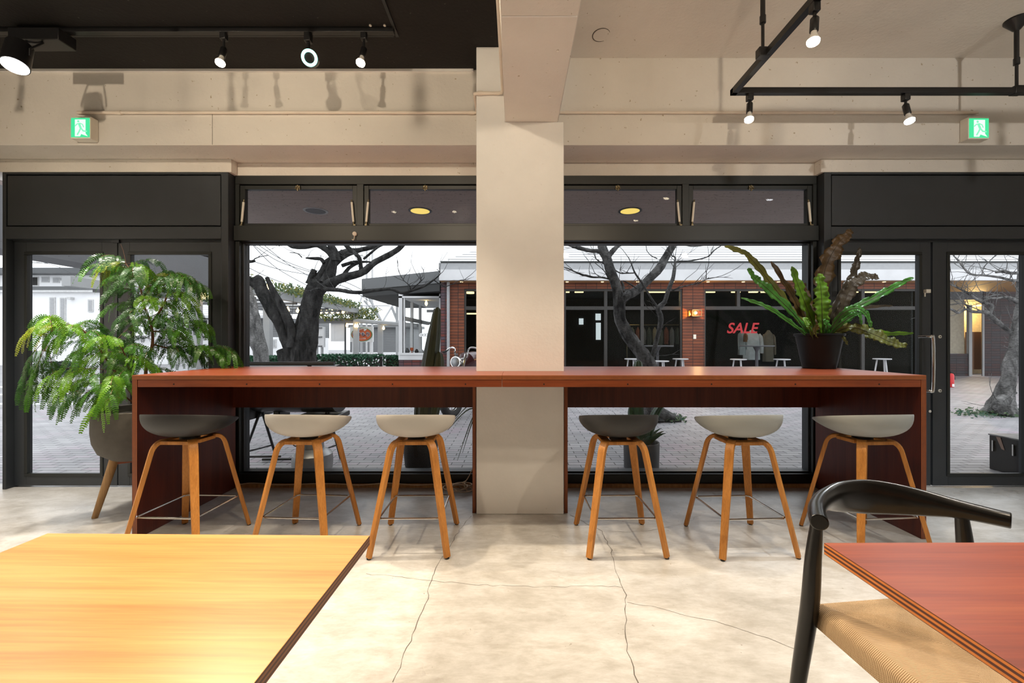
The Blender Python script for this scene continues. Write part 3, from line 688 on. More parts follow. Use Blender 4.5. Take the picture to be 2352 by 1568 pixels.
for (x, y) in ((.845,.745), (1.325,.805)):
    q = smooth_path([(x,y-.02,0,.0125),(x,y-.01,.22,.017),(x,y,.42,.020),(x,y,.452,.016)], 4); b = MB(); b.tube([a[:3] for a in q], [a[3] for a in q], 18); b.build('front_leg', M['black_wood'], ch)
# woven seat: rounded slab dished in the middle, four triangular fields of cord
def weave():
    t = NT('woven_paper_cord'); c = t.n('ShaderNodeTexCoord'); sp = t.n('ShaderNodeSeparateXYZ'); t.l(c.outputs['UV'], sp.inputs[0])
    def wave(sock, k):
        m = t.n('ShaderNodeMath', operation='MULTIPLY'); t.l(sock, m.inputs[0]); m.inputs[1].default_value = k
        s_ = t.n('ShaderNodeMath', operation='SINE'); t.l(m.outputs[0], s_.inputs[0]); return s_.outputs[0]
    a = wave(sp.outputs[0], 2*math.pi*105)
    m = t.n('ShaderNodeMath', operation='MULTIPLY_ADD'); t.l(sp.outputs[1], m.inputs[0]); m.inputs[1].default_value = 1; 
    m0 = t.n('ShaderNodeMath', operation='MULTIPLY'); t.l(sp.outputs[0], m0.inputs[0]); m0.inputs[1].default_value = .8; t.l(m0.outputs[0], m.inputs[2])
    d = wave(m.outputs[0], 2*math.pi*150)
    ad = t.n('ShaderNodeMath', operation='MULTIPLY_ADD'); t.l(d, ad.inputs[0]); ad.inputs[1].default_value = .35; t.l(a, ad.inputs[2])
    col = t.ramp(ad.outputs[0], [(.0, (.46,.31,.17)), (.75, (.62,.46,.29))])
    mr = t.n('ShaderNodeMapRange'); t.l(a, mr.inputs[0]); mr.inputs[1].default_value = -1; mr.inputs[2].default_value = -.35
    col = t.mix(mr.outputs[0], (.30,.19,.095), col)
    col = t.mix(.5, col, t.ramp(t.noise(t.coord((1,1,1)), 9, 4), [(.3,(.78,.76,.73)),(.7,(1.08,1.08,1.08))]), 'MULTIPLY')
    t.bump(ad.outputs[0], .45, .002); return t.set(col, .8, 0, .2)
M['weave'] = weave()
A = Vector((.800,1.150,0)); Bq = Vector((1.262,1.205,0)); Cq = Vector((1.318,.800,0)); D = Vector((.822,.742,0))
def seat_pt(u, v):
    p = (A*(1-u)+Bq*u)*(1-v) + (D*(1-u)+Cq*u)*v
    e = min(u,1-u,v,1-v); dish = -.020*(1-math.exp(-e*9)) * 1.0; rnd = -.020*max(0, 1-e/.05)**2
    return Vector((p.x, p.y, .458 + dish + rnd))
def seat_field(tri):
    """one triangle of the envelope weave: s runs along its edge, t from the edge to the middle, wrapping down round the rail"""
    b = MB(); uv = []; ns, ntt = 24, 16; c = (.5,.5); p, q = tri
    vs = []
    for j in range(ntt+4):
        for i in range(ns+1):
            s_ = i/ns
            if j >= 4:
                t = (j-4)/(ntt-1); u = p[0]+(q[0]-p[0])*s_; v = p[1]+(q[1]-p[1])*s_; u = u+(c[0]-u)*t*.999; v = v+(c[1]-v)*t*.999
                vs.append(seat_pt(u, v)); uv.append((s_*(1-t)+.5*t, t*.5))
            else:
                u = p[0]+(q[0]-p[0])*s_; v = p[1]+(q[1]-p[1])*s_; w_ = seat_pt(u, v); out = (w_ - seat_pt(.5,.5)); out.z = 0
                ed = (seat_pt(q[0],q[1]) - seat_pt(p[0],p[1])); ed.z = 0; nn = Vector((ed.y,-ed.x,0)).normalized(); nn = nn if nn.dot(out) > 0 else -nn
                ang = R(95)*(4-j)/4; k = .005*math.sin(min(ang,R(90)))
                vs.append(w_ + nn*k + Vector((0,0,-[.0,.046,.034,.018,.006][4-j] if j < 4 else 0)) if False else w_ + nn*(.006*(4-j)/4*(2-(4-j)/4)) + Vector((0,0,-(.006,.016,.028,.042)[3-j])))
                uv.append((s_, -.02*(4-j)))
    fs = []
    for j in range(ntt+3):
        for i in range(ns): a = j*(ns+1)+i; fs.append((a, a+1, a+ns+2, a+ns+1))
    b.add(vs, fs); return b, uv
fields = [((0,0),(1,0)), ((1,0),(1,1)), ((1,1),(0,1)), ((0,1),(0,0))]
b = MB(); UV = []
for tr_ in fields:
    q, uv = seat_field(tr_); b.add(q.v, q.f); UV += uv
so = b.build('seat', M['weave'], ch, 50); ul = so.data.uv_layers.new(name='UVMap')
for l_ in so.data.loops: ul.data[l_.index].uv = UV[l_.vertex_index]
b = MB(); b.box(-.21,.21,-.17,.17,.405,.425, M=Matrix.Translation((1.05,.975,0)) @ Matrix.Rotation(R(6.5),4,'Z')); b.build('seat_underside', M['weave'], ch)

# ------------------------------------------------------------------ fern in a black pot on the counter
fd = 3.13; fx = X(1881, fd); fz = CT + .001
fern = thing('potted_fern', (fx, fd, fz), 'wavy-leaved green and brown fern in a black pot on the right end of the counter', 'plant')
b = MB(); b.lathe([(.10,0),(.105,.004),(.148,.235),(.157,.238),(.158,.252),(.150,.253),(.146,.225),(.02,.22)], (fx,fd,fz), 40); b.build('pot', M['pot_black'], fern)
b = MB(); b.lathe([(.145,.215),(.10,.228),(.03,.235),(.001,.236)], (fx,fd,fz), 28); b.build('soil', M['soil'], fern)
def frond_blade(pts, wmax, mat, tipd=0, seed=0, twist=0.0, prof=.55, face=(0,-1,.35)):
    """ribbon leaf along px control points (px, py, depth); wavy edges, raised midrib"""
    rnd = random.Random(seed); q = [P(*p) for p in pts]; q = [Vector(a) for a in smooth_path([tuple(a) for a in q], 17)]
    n = len(q); fv = Vector(face).normalized(); vs = []; cols = 7; ph = rnd.uniform(0, 6)
    for i, p in enumerate(q):
        t = (q[min(i+1,n-1)]-q[max(i-1,0)]).normalized(); s_ = t.cross(fv)
        if s_.length < .05: s_ = t.orthogonal()
        s_.normalize(); nn = s_.cross(t)
        a = i/(n-1); s_ = (s_*math.cos(twist*a) + nn*math.sin(twist*a)); nn = s_.cross(t)
        w_ = wmax*(max(.02, math.sin(math.pi*min(1, .10+.90*a**.8)*.98))**prof)*(.35+.65*min(1,a*2.2))
        for j in range(cols):
            e = (j-(cols-1)/2)/((cols-1)/2)
            jag = 1 + (.16*math.sin(a*34+ph+e*2) + .13*math.sin(a*71+ph*3+e) + .12*rnd.uniform(-1,1))*(abs(e) > .9)
            wav = .16*wmax*abs(e)**2*math.sin(a*30+ph*2+(3 if e > 0 else 0)) + .10*wmax*abs(e)**1.5 + .055*wmax*math.sin(i*1.57)*min(1,abs(e)*1.6)
            vs.append(p + s_*w_*e*jag + nn*wav)
    fs = [(i*cols+j, i*cols+j+1, (i+1)*cols+j+1, (i+1)*cols+j) for i in range(n-1) for j in range(cols-1)]
    b = MB(); b.add(vs, fs); o = b.build('frond', M[mat], fern, 80, solid=.0012)
    b = MB(); b.tube([p - fv*-.0008 for p in q], [.0032*(1-.8*i/n) for i in range(n)], 6); b.build('midrib', M['fern_dark'], o)
D0 = fd
for k, (pts, wd, mt) in enumerate((
    ([(1868,775,3.12),(1835,735,3.10),(1770,650,3.08),(1715,585,3.07),(1664,566,3.06)], .034, 'fern_olive'),
    ([(1862,775,3.10),(1822,720,3.07),(1765,665,3.05),(1735,640,3.04),(1718,616,3.04)], .036, 'fern_green'),
    ([(1858,775,3.08),(1822,745,3.04),(1762,705,3.0),(1702,684,2.98)], .020, 'fern_green'),
    ([(1872,775,3.14),(1850,740,3.15),(1815,670,3.16),(1770,600,3.18)], .034, 'fern_brown'),
    ([(1878,775,3.12),(1858,720,3.10),(1835,660,3.09),(1818,612,3.08)], .043, 'fern_lime'),
    ([(1876,775,3.16),(1868,740,3.19),(1855,690,3.22),(1845,650,3.25)], .036, 'fern_brown'),
    ([(1890,775,3.10),(1888,720,3.06),(1886,670,3.05),(1880,628,3.05)], .060, 'fern_lime'),
    ([(1889,775,3.18),(1885,700,3.21),(1895,620,3.22),(1925,560,3.22),(1957,530,3.22)], .062, 'fern_brown'),
    ([(1897,775,3.15),(1920,700,3.17),(1955,640,3.18),(1968,600,3.18),(1975,568,3.18)], .030, 'fern_dark'),
    ([(1900,775,3.11),(1930,715,3.08),(1955,660,3.07),(1985,635,3.06),(2018,638,3.05)], .045, 'fern_dark'),
    ([(1900,775,3.08),(1945,720,3.03),(2015,680,2.99),(2060,655,2.98),(2097,637,2.97)], .026, 'fern_green'),
    ([(1895,775,3.05),(1930,725,2.98),(1965,708,2.94),(1990,722,2.92),(2000,752,2.91)], .026, 'fern_green'),
    ([(1898,775,3.06),(1935,740,3.0),(1970,720,2.97),(1978,745,2.95)], .018, 'fern_green'),
    ([(1900,775,3.07),(1950,752,2.99),(2000,765,2.93),(2045,785,2.89),(2082,795,2.87)], .046, 'fern_olive'),
    ([(1900,775,3.12),(1960,752,3.10),(2030,765,3.10),(2098,765,3.10)], .022, 'fern_lime'),
    ([(1900,775,3.12),(1950,720,3.10),(2000,705,3.11),(2050,702,3.12)], .014, 'fern_dark'),
    ([(1893,775,3.05),(1900,750,2.99),(1890,735,2.96)], .030, 'fern_green'),
    ([(1868,778,3.04),(1858,750,2.99),(1850,735,2.97),(1856,752,2.95)], .024, 'fern_lime'),
    ([(1905,775,3.06),(1925,765,3.02),(1940,780,3.0),(1947,792,3.0)], .014, 'fern_olive'),
    ([(1902,775,3.10),(1930,742,3.05),(1960,725,3.03)], .034, 'fern_green'),
    ([(1880,775,3.03),(1872,760,2.99),(1878,745,2.97)], .026, 'fern_olive'),
    ([(1890,778,3.2),(1905,730,3.24),(1925,690,3.27)], .036, 'fern_olive'))):
    frond_blade(pts, wd, mt, seed=k)

# ------------------------------------------------------------------ feathery tree in the stone planter beside the counter
pc = Vector((-2.545, 2.93, 0)); plant = thing('potted_tree', pc, 'tall feathery green plant in a round dark planter on wooden legs, left of the counter', 'plant')
zt = Z(938, 2.93)+.01; zb = .36
b = MB(); b.lathe([(.10,zb),(.17,zb+.012),(.235,zb+.06),(.262,zb+.13),(.270,zb+.2),(.268,zt-.004),(.262,zt),(.255,zt-.004),(.25,zt-.05),(.02,zt-.05)], pc, 44); b.build('planter', M['clay'], plant)
b = MB(); b.lathe([(.252,zt-.055),(.15,zt-.04),(.001,zt-.035)], pc, 28); b.build('soil', M['soil'], plant)
for a in (-142, -38, 142, 38):
    ca, sa = math.cos(R(a)), math.sin(R(a)); 
    b = MB(); b.tube([(pc.x+.245*ca, pc.y+.245*sa, 0), (pc.x+.15*ca, pc.y+.15*sa, .372)], [.0165,.0265], 16); b.build('leg', M['oak_leg'], plant)
b = MB()
for a in (38, 142): 
    ca, sa = math.cos(R(a)), math.sin(R(a)); b.tube([(pc.x-.16*ca, pc.y-.16*sa, .345), (pc.x+.16*ca, pc.y+.16*sa, .345)], .014, 10)
b.build('stretcher', M['mahog_lip'], plant)
def feather(p0, d0, L, mat, rnd, npin=5, plen=.125, droop=1.0):
    """one bipinnate frond: arching rachis, pairs of hanging pinnae made of many small leaflets"""
    b = MB(); p0 = Vector(p0); d = Vector(d0).normalized(); q = [p0]; n = npin*2; st = L/n
    for i in range(n): d = (d + Vector((0,0,-(.07+.10*i/n)*droop))).normalized(); q.append(q[-1] + d*st)
    b.tube(q, [.0017*(1-.5*i/n) for i in range(n+1)], 5, 1)
    for i in range(2, n+1, 2):
        a = i/n; t = (q[i]-q[i-1]).normalized(); s_ = t.cross(Vector((0,0,1)))
        if s_.length < .1: s_ = Vector((1,0,0))
        s_.normalize()
        for sg in (-1, 1):
            pl = plen*(.45+.65*a)*rnd.uniform(.85,1.15)
            e = (s_*sg*rnd.uniform(.45,.9) + t*rnd.uniform(.5,1.0) + Vector((0,0,rnd.uniform(-.25,.25)))).normalized(); p = q[i].copy(); m = 13
            ds = pl/m; w0 = Vector((rnd.uniform(-1,1), -1.2, rnd.uniform(-.2,.9)))
            for k in range(m):
                e = (e + Vector((0,0,-.135*droop))).normalized(); p1 = p + e*ds
                nrm = (w0 - e*w0.dot(e))
                if nrm.length < .05: nrm = e.orthogonal()
                nrm.normalize(); w_ = e.cross(nrm)
                ll = .0195*(.5+.5*math.sin(math.pi*min(1,(k+1.5)/(m+1))))
                for s2 in (-1, 1):
                    dr = (w_*s2 + e*.45 + nrm*rnd.uniform(-.25,.10)).normalized(); h = ds*.52; c = p + e*ds*.5
                    b.add([c-e*h*.5, c+dr*ll*.6-e*h*.7, c+dr*ll, c+dr*ll*.55+e*h*.75, c+e*h*.5], [(0,1,2,3,4)], 0)
                p = p1
    return b.build('frond', [M[mat], M['bark_brown']], plant, 0)
rnd = random.Random(11)
def stem(pts, r0, r1):
    q = [P(*p) if len(p) == 3 and not isinstance(p, Vector) else p for p in pts]; q = [Vector(a) for a in smooth_path([tuple(a) for a in q], 6)]
    b = MB(); n = len(q); b.tube(q, [r0+(r1-r0)*i/(n-1) for i in range(n)], 8); b.build('stem', M['bark_brown'], plant); return q
base = Vector((pc.x+.02, pc.y, zt-.045)); bp = (VX + base.x*F/base.y, VY - (base.z-EYE)*F/base.y, base.y)
S1 = stem([bp,(335,850,2.95),(350,790,2.96),(347,745,2.96),(330,700,2.95),(322,660,2.94),(302,625,2.92),(288,603,2.92)], .011, .003)
S2 = stem([(347,745,2.96),(375,700,2.99),(389,660,3.02),(392,630,3.04)], .008, .003)
S3 = stem([bp,(262,850,2.87),(228,800,2.80),(195,762,2.74),(165,748,2.68),(135,754,2.63)], .009, .0025)
S4 = stem([bp,(300,860,2.88),(285,810,2.82),(262,775,2.78)], .007, .0025)
S5 = stem([(350,790,2.96),(395,800,3.04),(445,795,3.12),(485,803,3.17)], .006, .0025)
S6 = stem([bp,(262,890,2.80),(235,862,2.74)], .006, .0025)
S7 = stem([(350,760,2.96),(400,760,3.05),(430,740,3.10)], .005, .0025)
def leafy(q, a0, a1, n, L, cols, spread=1.0, bias=(0,0,0), plen=.115):
    for i in range(n):
        a = a0+(a1-a0)*(i+.5)/n; k = min(len(q)-2, int(a*(len(q)-1))); p = q[k].lerp(q[k+1], a*(len(q)-1)-k)
        t = (q[k+1]-q[k]).normalized(); ang = i*2.4 + rnd.uniform(-.4,.4)
        d = Vector((math.cos(ang), math.sin(ang)*.75, 0))*spread + t*.35 + Vector((0,0,rnd.uniform(.0,.5))) + Vector(bias)
        feather(p, d, L*rnd.uniform(.75,1.15), rnd.choice(cols), rnd, rnd.choice((4,5,5,6)), plen*1.12)
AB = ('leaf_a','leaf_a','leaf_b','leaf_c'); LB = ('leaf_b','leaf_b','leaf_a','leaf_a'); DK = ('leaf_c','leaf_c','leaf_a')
leafy(S1, .42, 1.0, 19, .19, ('leaf_a','leaf_b','leaf_a','leaf_c'), 1, (-.12,-.15,0))
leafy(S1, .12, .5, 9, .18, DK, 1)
leafy(S2, .2, 1.0, 15, .20, ('leaf_a','leaf_c','leaf_a','leaf_b'), 1, (.1,-.1,0))
leafy(S3, .3, .8, 15, .18, ('leaf_b','leaf_a','leaf_a','leaf_c'), 1, (0,-.2,0))
leafy(S4, .2, 1.0, 13, .19, LB, 1, (.1,-.25,0))
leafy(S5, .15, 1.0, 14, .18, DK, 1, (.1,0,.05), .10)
leafy(S6, .2, 1.0, 12, .20, LB, 1, (-.1,-.3,-.1))
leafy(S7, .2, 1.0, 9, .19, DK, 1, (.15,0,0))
# shoots that droop over the planter and towards the door
for (px, py, d, dx, dy, L, mt) in ((250,905,2.72,-.4,-.3,.20,'leaf_a'),(280,915,2.68,.1,-.5,.19,'leaf_b'),(225,880,2.75,-.7,-.1,.22,'leaf_a'),(235,900,2.70,-.3,-.4,.20,'leaf_c'),(270,900,2.70,.2,-.3,.2,'leaf_a'),(210,850,2.72,-.4,-.3,.2,'leaf_b'),
    (165,748,2.68,-.8,-.1,.17,'leaf_d'),(150,750,2.66,-.6,-.3,.18,'leaf_d'),(120,758,2.63,-.15,.1,.22,'leaf_a'),(100,790,2.63,-.15,.0,.24,'leaf_a'),(100,800,2.63,-.3,.1,.27,'leaf_a'),(108,795,2.62,-.2,-.1,.27,'leaf_a'),(95,790,2.64,-.25,-.2,.25,'leaf_c'),(112,805,2.63,-.1,.2,.24,'leaf_a'),(120,770,2.62,.1,-.1,.24,'leaf_b'),
    (265,870,2.72,.3,-.4,.2,'leaf_b'),(240,850,2.74,-.2,-.5,.2,'leaf_b'),(470,800,3.16,.5,.1,.2,'leaf_c'),(485,803,3.17,.6,0,.18,'leaf_a'),(290,604,2.92,-.8,-.2,.16,'leaf_d'),(290,606,2.92,.7,.1,.14,'leaf_b'),(393,632,3.04,-.5,.1,.13,'leaf_d'),(393,632,3.04,.8,.1,.2,'leaf_a'),(395,640,3.02,.7,-.2,.2,'leaf_c')):
    feather(P(px,py,d), (dx,dy,-.45 if py in (800,795,790,805) and px < 113 else .25), L, mt, rnd, 6 if L > .235 else 5, .14, 1.15)
b = MB(); b.tube([P(290,606,2.92), P(283,575,2.92), P(277,560,2.92)], [.0016,.0012,.0008], 5); b.build('bare_shoot', M['bark_brown'], plant)

# ------------------------------------------------------------------ cord along the window and its tangle by the pillar
b = MB(); pts = [(-2.17,3.335,.03)]
for i in range(1, 24): pts.append((-2.17+i*1.72/23, 3.340+.006*math.sin(i*1.3), .034+.006*math.sin(i*.9)))
b.tube(smooth_path(pts,3), .0042, 8); 
loop = []
for i in range(64):
    a = i*.42; rr = .075+.03*math.sin(i*.7); loop.append((-.43+rr*1.15*math.cos(a), 3.255+rr*.62*math.sin(a), .006+.035*abs(math.sin(i*.23))+.02*(i/64)))
b.tube(smooth_path(loop,3), .0042, 8); b.tube(smooth_path([(-.45,3.335,.036),(-.42,3.31,.02),loop[0]],5), .0042, 8)
b.tube(smooth_path([loop[-1],(-.37,3.27,.09),(-.325,3.30,.17),(-.305,3.31,.21)],5), .0042, 8)
tag(b.build('extension_cord', M['cord']), 'cream extension cord along the window base, coiled beside the pillar panel', 'cord')
# ================================================================== outside
G = -.03; HG = EYE - G
def GD(py): return HG*F/(py - VY)
M['paver'] = bricks('grey_pavers', (.32,.315,.335), (.46,.455,.47), (.045,.045,.047), .225, .085, .005, True, .5, .5, (.82,.52,.70))
M['asphalt'] = plain('asphalt', (.30,.30,.31), .8, 0, .15, 3)
M['kerb'] = plain('kerb_concrete', (.55,.55,.55), .8, 0, .1)
M['conc'] = plaster('weathered_concrete', (.36,.365,.37), (.2,.2,.2))
M['conc_dark'] = plaster('dark_weathered_concrete', (.13,.132,.138), (.06,.06,.06))
M['conc_white'] = plaster('pale_gutter_concrete', (.66,.66,.67), (.4,.4,.4))
M['render'] = plain('white_render', (.84,.84,.85), .8, 0, .04, 1)
M['siding'] = stripes('grey_siding', 2, .12, (.23,.235,.24), (.13,.13,.135), .12)
M['slat'] = stripes('slatted_soffit', 1, .024, (.34,.275,.25), (.09,.07,.06), .16, .6, 1)
M['brick'] = bricks('orange_red_brick', (.16,.042,.017), (.23,.066,.026), (.014,.011,.010), .30, .085, .007, False, .5, 0)
M['brick_mix'] = bricks('purple_red_brick', (.17,.038,.028), (.085,.06,.078), (.02,.017,.017), .24, .082, .008, False, .5, 0)
M['brick_dark'] = bricks('dark_brick', (.065,.03,.028), (.045,.04,.045), (.016,.015,.015), .3, .085, .008, False, .6, 0)
M['roof'] = stripes('white_roof_slats', 1, .30, (.80,.80,.81), (.05,.05,.052), .22)
M['fascia'] = plain('grey_fascia', (.36,.365,.375), .5, 0, .06)
M['fascia_d'] = plain('dark_grey_fascia', (.085,.09,.095), .5, 0, .06)
M['dark_in'] = plain('dark_interior', (.020,.019,.018), .8, 0, .2, 3)
M['bark'] = None
def bark(name, c0, c1):
    t = NT(name); v = t.coord((1,1,.35)); n = t.noise(v, 9, 8, .65, .5); c = t.ramp(n, [(.36, c0), (.72, c1)]); f2 = t.noise(t.coord((1,1,2.6)), 26, 5, .7); c = t.mix(.7, c, t.ramp(f2, [(.36, (.45,.45,.45)), (.62, (1.35,1.35,1.35))]), 'MULTIPLY')
    t.bump(f2, .9, .03); return t.set(c, .9, 0, .2)
M['bark_dark'] = bark('dark_bark', (.007,.0068,.0065), (.085,.083,.081))
M['bark_grey'] = bark('grey_bark', (.016,.0157,.0155), (.20,.197,.195))
M['bark_pale'] = bark('pale_bark', (.06,.059,.058), (.34,.335,.33))
M['hedge'] = leafmat('hedge_leaf', (.008,.05,.022), (.02,.10,.045), .5, .15)
M['vine'] = leafmat('vine_leaf', (.05,.10,.045), (.14,.20,.09), .5, .25)
M['vine_y'] = leafmat('vine_leaf_yellowing', (.16,.18,.03), (.28,.26,.05), .5, .25)
M['cactus'] = plain('dark_green_cactus', (.035,.042,.012), .55, 0, .35, 6, .2)
M['succ'] = plain('green_succulent', (.035,.085,.04), .5, 0, .3, 14, .1)
M['agave'] = plain('grey_green_blade', (.085,.115,.07), .5, 0, .25, 5)
M['zinc'] = plain('dull_zinc', (.33,.335,.34), .42, .85, .15, 7)
M['string_bulb'] = emit('string_bulb', (1,.66,.26), 9)
M['lamp_amber'] = emit('amber_lamp', (1,.55,.16), 7)
M['warm_window'] = emit('warm_lit_interior', (1,.58,.20), 1.1)
M['strip_light'] = emit('shop_strip_light', (1,.72,.36), 3.0)
# ---- ground
b = MB(); b.box(-14, 22, 3.5, 15.2, -.12, G); struct(b.build('paving', M['paver']), 'grey and pinkish brick paving of the courtyard', 'paving')
b = MB(); b.box(-60, -2.6, 7.75, 60, -.16, G+.004); b.box(-2.6, 60, 15.2, 60, -.16, G)
struct(b.build('road', M['asphalt']), 'grey asphalt road beyond the courtyard paving', 'road')
for i, (y0, y1) in enumerate(((7.62,7.86),(8.9,9.15),(10.3,10.6))):
    b = MB(); b.box(-26, -5.2, y0, y1, -.05, G+.05+.01*i); struct(b.build('kerb', M['kerb']), ('pale kerb edging the paving nearest the left doors', 'pale kerb in the middle of the road left', 'pale kerb on the far side of the road left')[i], 'kerb')
# ---- canopy over the pavement
b = MB(); b.box(-4.6, 7, 3.5, 5.55, 2.55, 2.62); b.box(-4.6, 7, 5.45, 5.55, 2.50, 2.75)
can = struct(b.build('canopy', M['slat']), 'brown slatted canopy soffit outside above the windows', 'canopy')
M['yellow_disc'] = emit('yellow_downlight', (1,.72,.16), 1.0)
for px, lit in ((965,1),(1447,1),(725,0)):
    x = X(px, 4.573); o = thing('downlight', (x, 4.573, 2.545), 'round recessed canopy downlight %s' % {965:'glowing yellow, left of the pillar',1447:'glowing yellow, right of the pillar',725:'unlit, in the leftmost transom window'}[px], 'downlight', 'canopy downlights')
    b = MB(); b.lathe([(.10,2.546),(.125,2.546),(.125,2.556),(.10,2.556)], (x,4.573,0), 32); b.build('ring', M['frame2'] if lit else M['conc'], o)
    b = MB(); b.cyl((x,4.573,2.544), (x,4.573,2.556), .10, None, 32); b.build('diffuser', M['yellow_disc'] if lit else M['conc_dark'], o)
# ---- concrete beam left of the court
b = MB(); b.box(-6.75, -6.25, 4.9, 9.25, 2.28, 3.9); struct(b.build('concrete_beam', M['conc_dark']), 'dark weathered concrete beam outside above the left doors', 'beam')
# ---- trees
def tree(name, d, s, ox, oy, limbs, mats, label, fine=70, seed=1, rootflare=None, ddir=0):
    rnd = random.Random(seed); base = limbs[0][0]; d0 = d
    bp = P(ox+base[0]/s, oy+base[1]/s, d); root = thing(name, (bp.x, d, G), label, 'tree'); b = MB(); tips = []
    for li, L in enumerate(limbs):
        q = smooth_path([(a[0], a[1], a[2], (a[3] if len(a) > 3 else 0)) for a in L], 5); pts = []; rr = []
        for i, (x, y, r, dd) in enumerate(q):
            pts.append(P(ox+x/s, oy+y/s, d+dd)); rr.append(max(.003, r/s*(d+dd)/F))
        b.tube(pts, rr, 14 if rr[0] > .05 else 8, 0, True, .16)
        for i in range(2, len(pts)-1):
            if rr[i] < .09: tips.append((pts[i], (pts[i]-pts[i-1]).normalized(), rr[i]))
        if rr[0] > .03:                                      # knots on the thicker limbs
            for i in range(4, len(pts)-2, 5):
                if rnd.random() < .75:
                    dr = Vector((rnd.uniform(-1,1), rnd.uniform(-.6,.2), rnd.uniform(-.6,.8))).normalized(); c = pts[i] + dr*rr[i]*.75
                    b.tube([c-dr*rr[i]*.4, c, c+dr*rr[i]*.35], [rr[i]*.45, rr[i]*.42, rr[i]*.12], 8, 0, True, .3)
    b.build('trunk', mats[0], root, 70)
    if fine:
        b = MB()
        for k in range(fine):
            p, t, r = rnd.choice(tips); dr = (t*.5 + Vector((rnd.uniform(-1,1), rnd.uniform(-.7,.7), rnd.uniform(-.3,1)))).normalized(); q = [p]; L = rnd.uniform(.15,.6)
            for i in range(5): dr = (dr + Vector((rnd.uniform(-.4,.4), rnd.uniform(-.3,.3), rnd.uniform(-.25,.35)))).normalized(); q.append(q[-1]+dr*L/5)
            b.tube(q, [.0055,.005,.004,.0035,.003,.0015], 5)
            if rnd.random() < .7:
                dr = (dr + Vector((rnd.uniform(-1,1),0,rnd.uniform(-.6,1)))).normalized(); b.tube([q[3], q[3]+dr*L*.2, q[3]+dr*L*.35+Vector((0,0,.02))], [.0032,.0025,.0012], 4)
        o = b.build('twigs', mats[1], root, 0); o['kind'] = 'stuff'
    return root
T1 = [
 [(690,1560,150),(690,1400,118),(690,1170,106),(705,1000,104),(730,800,94),(765,620,88),(800,480,76),(860,385,60,.1),(930,270,54,.15),(1000,205,48,.2),(1080,160,40,.2),(1180,138,24,.2),(1300,110,21,.1),(1430,70,17,.1),(1520,20,13)],
 [(900,430,60),(965,235,34),(935,160,30),(880,115,27),(810,85,25),(700,104,23),(600,100,20),(530,75,12),(470,95,5)],
 [(985,230,44),(975,150,30),(930,80,26),(900,20,22)],
 [(790,540,62),(890,455,42,-.1),(1000,402,39,-.2),(1100,370,36,-.2),(1225,335,32,-.3),(1330,250,28,-.3),(1440,190,26,-.3),(1540,130,24,-.3),(1610,60,20,-.3)],
 [(1215,335,22,-.3),(1208,260,19,-.3),(1190,195,18,-.3),(1100,115,20,-.2),(1055,60,17,-.2)],
 [(1235,215,12,-.3),(1300,160,11,-.3),(1370,105,10,-.2),(1440,75,8)],
 [(860,470,34,-.2),(900,485,20,-.3),(1000,492,18,-.4),(1170,515,17,-.6),(1350,495,15,-.8),(1480,485,13,-.9),(1580,520,13,-1),(1680,495,11,-1),(1780,460,9,-1),(1870,400,7,-1),(1925,345,4,-1),(1895,305,3,-1)],
 [(1870,405,5,-1),(1960,460,4,-1),(2040,440,3,-1),(2120,428,2,-1)],
 [(1660,495,6,-1),(1745,420,4,-1),(1785,380,2,-1)], [(1655,490,7,-1),(1650,455,4,-1),(1600,410,2.5,-1),(1595,390,2,-1)],
 [(955,470,20),(1060,350,18,.3),(1110,290,16,.4),(1200,245,13,.5),(1300,240,8,.5)], [(1040,275,16,.3),(1130,245,14,.4),(1200,235,10,.4)],
 [(745,440,34),(770,370,30),(795,310,22)], [(880,250,18),(850,215,16),(790,210,14),(715,205,7)], [(680,200,5,.2),(640,165,4,.2),(570,155,3,.2)],
 [(600,1560,120),(590,1300,95),(590,1060,72),(545,920,58,-.1),(480,780,56,-.1),(420,680,56,-.1),(340,545,54,-.2),(300,470,50,-.2),(255,440,40,-.2),(180,385,34,-.2),(130,330,28,-.2),(60,250,24,-.2),(-40,205,22,-.2),(-150,185,20,-.2),(-230,165,16,-.2),(-330,150,10,-.2)],
 [(320,520,50,-.2),(300,440,46,-.2),(287,392,42,-.2),(283,372,30,-.2),(280,358,10,-.2)], [(600,1000,60,-.1),(590,860,46,-.15),(510,660,34,-.2),(430,520,27,-.2),(365,380,17,-.2)],
 [(255,230,13,-.1),(200,240,11,-.1),(130,240,9,-.1)], [(250,215,5,-.1),(300,195,4,-.1),(380,180,2.5,-.1)], [(490,1030,40),(520,1100,48),(540,1180,52)],
]
tree('bare_tree', 8.0, 3.92, 520, 540, T1, [M['bark_dark'], M['bark_grey']], 'thick dark leafless tree leaning right, behind the left window', 90, 2)
T2 = [[(330,1400,80),(310,1100,60),(270,950,56),(232,800,52),(205,620,48),(180,480,46),(178,455,30)], [(340,1250,50),(330,1050,42),(290,880,40),(262,700,28),(235,560,26)], [(165,640,26),(150,540,22),(140,430,16)]]
tree('old_trunk', 9.6, 3.92, 520, 540, T2, [M['bark_pale'], M['bark_pale']], 'twisted pale grey tree trunk at the left edge of the left window', 0, 3)
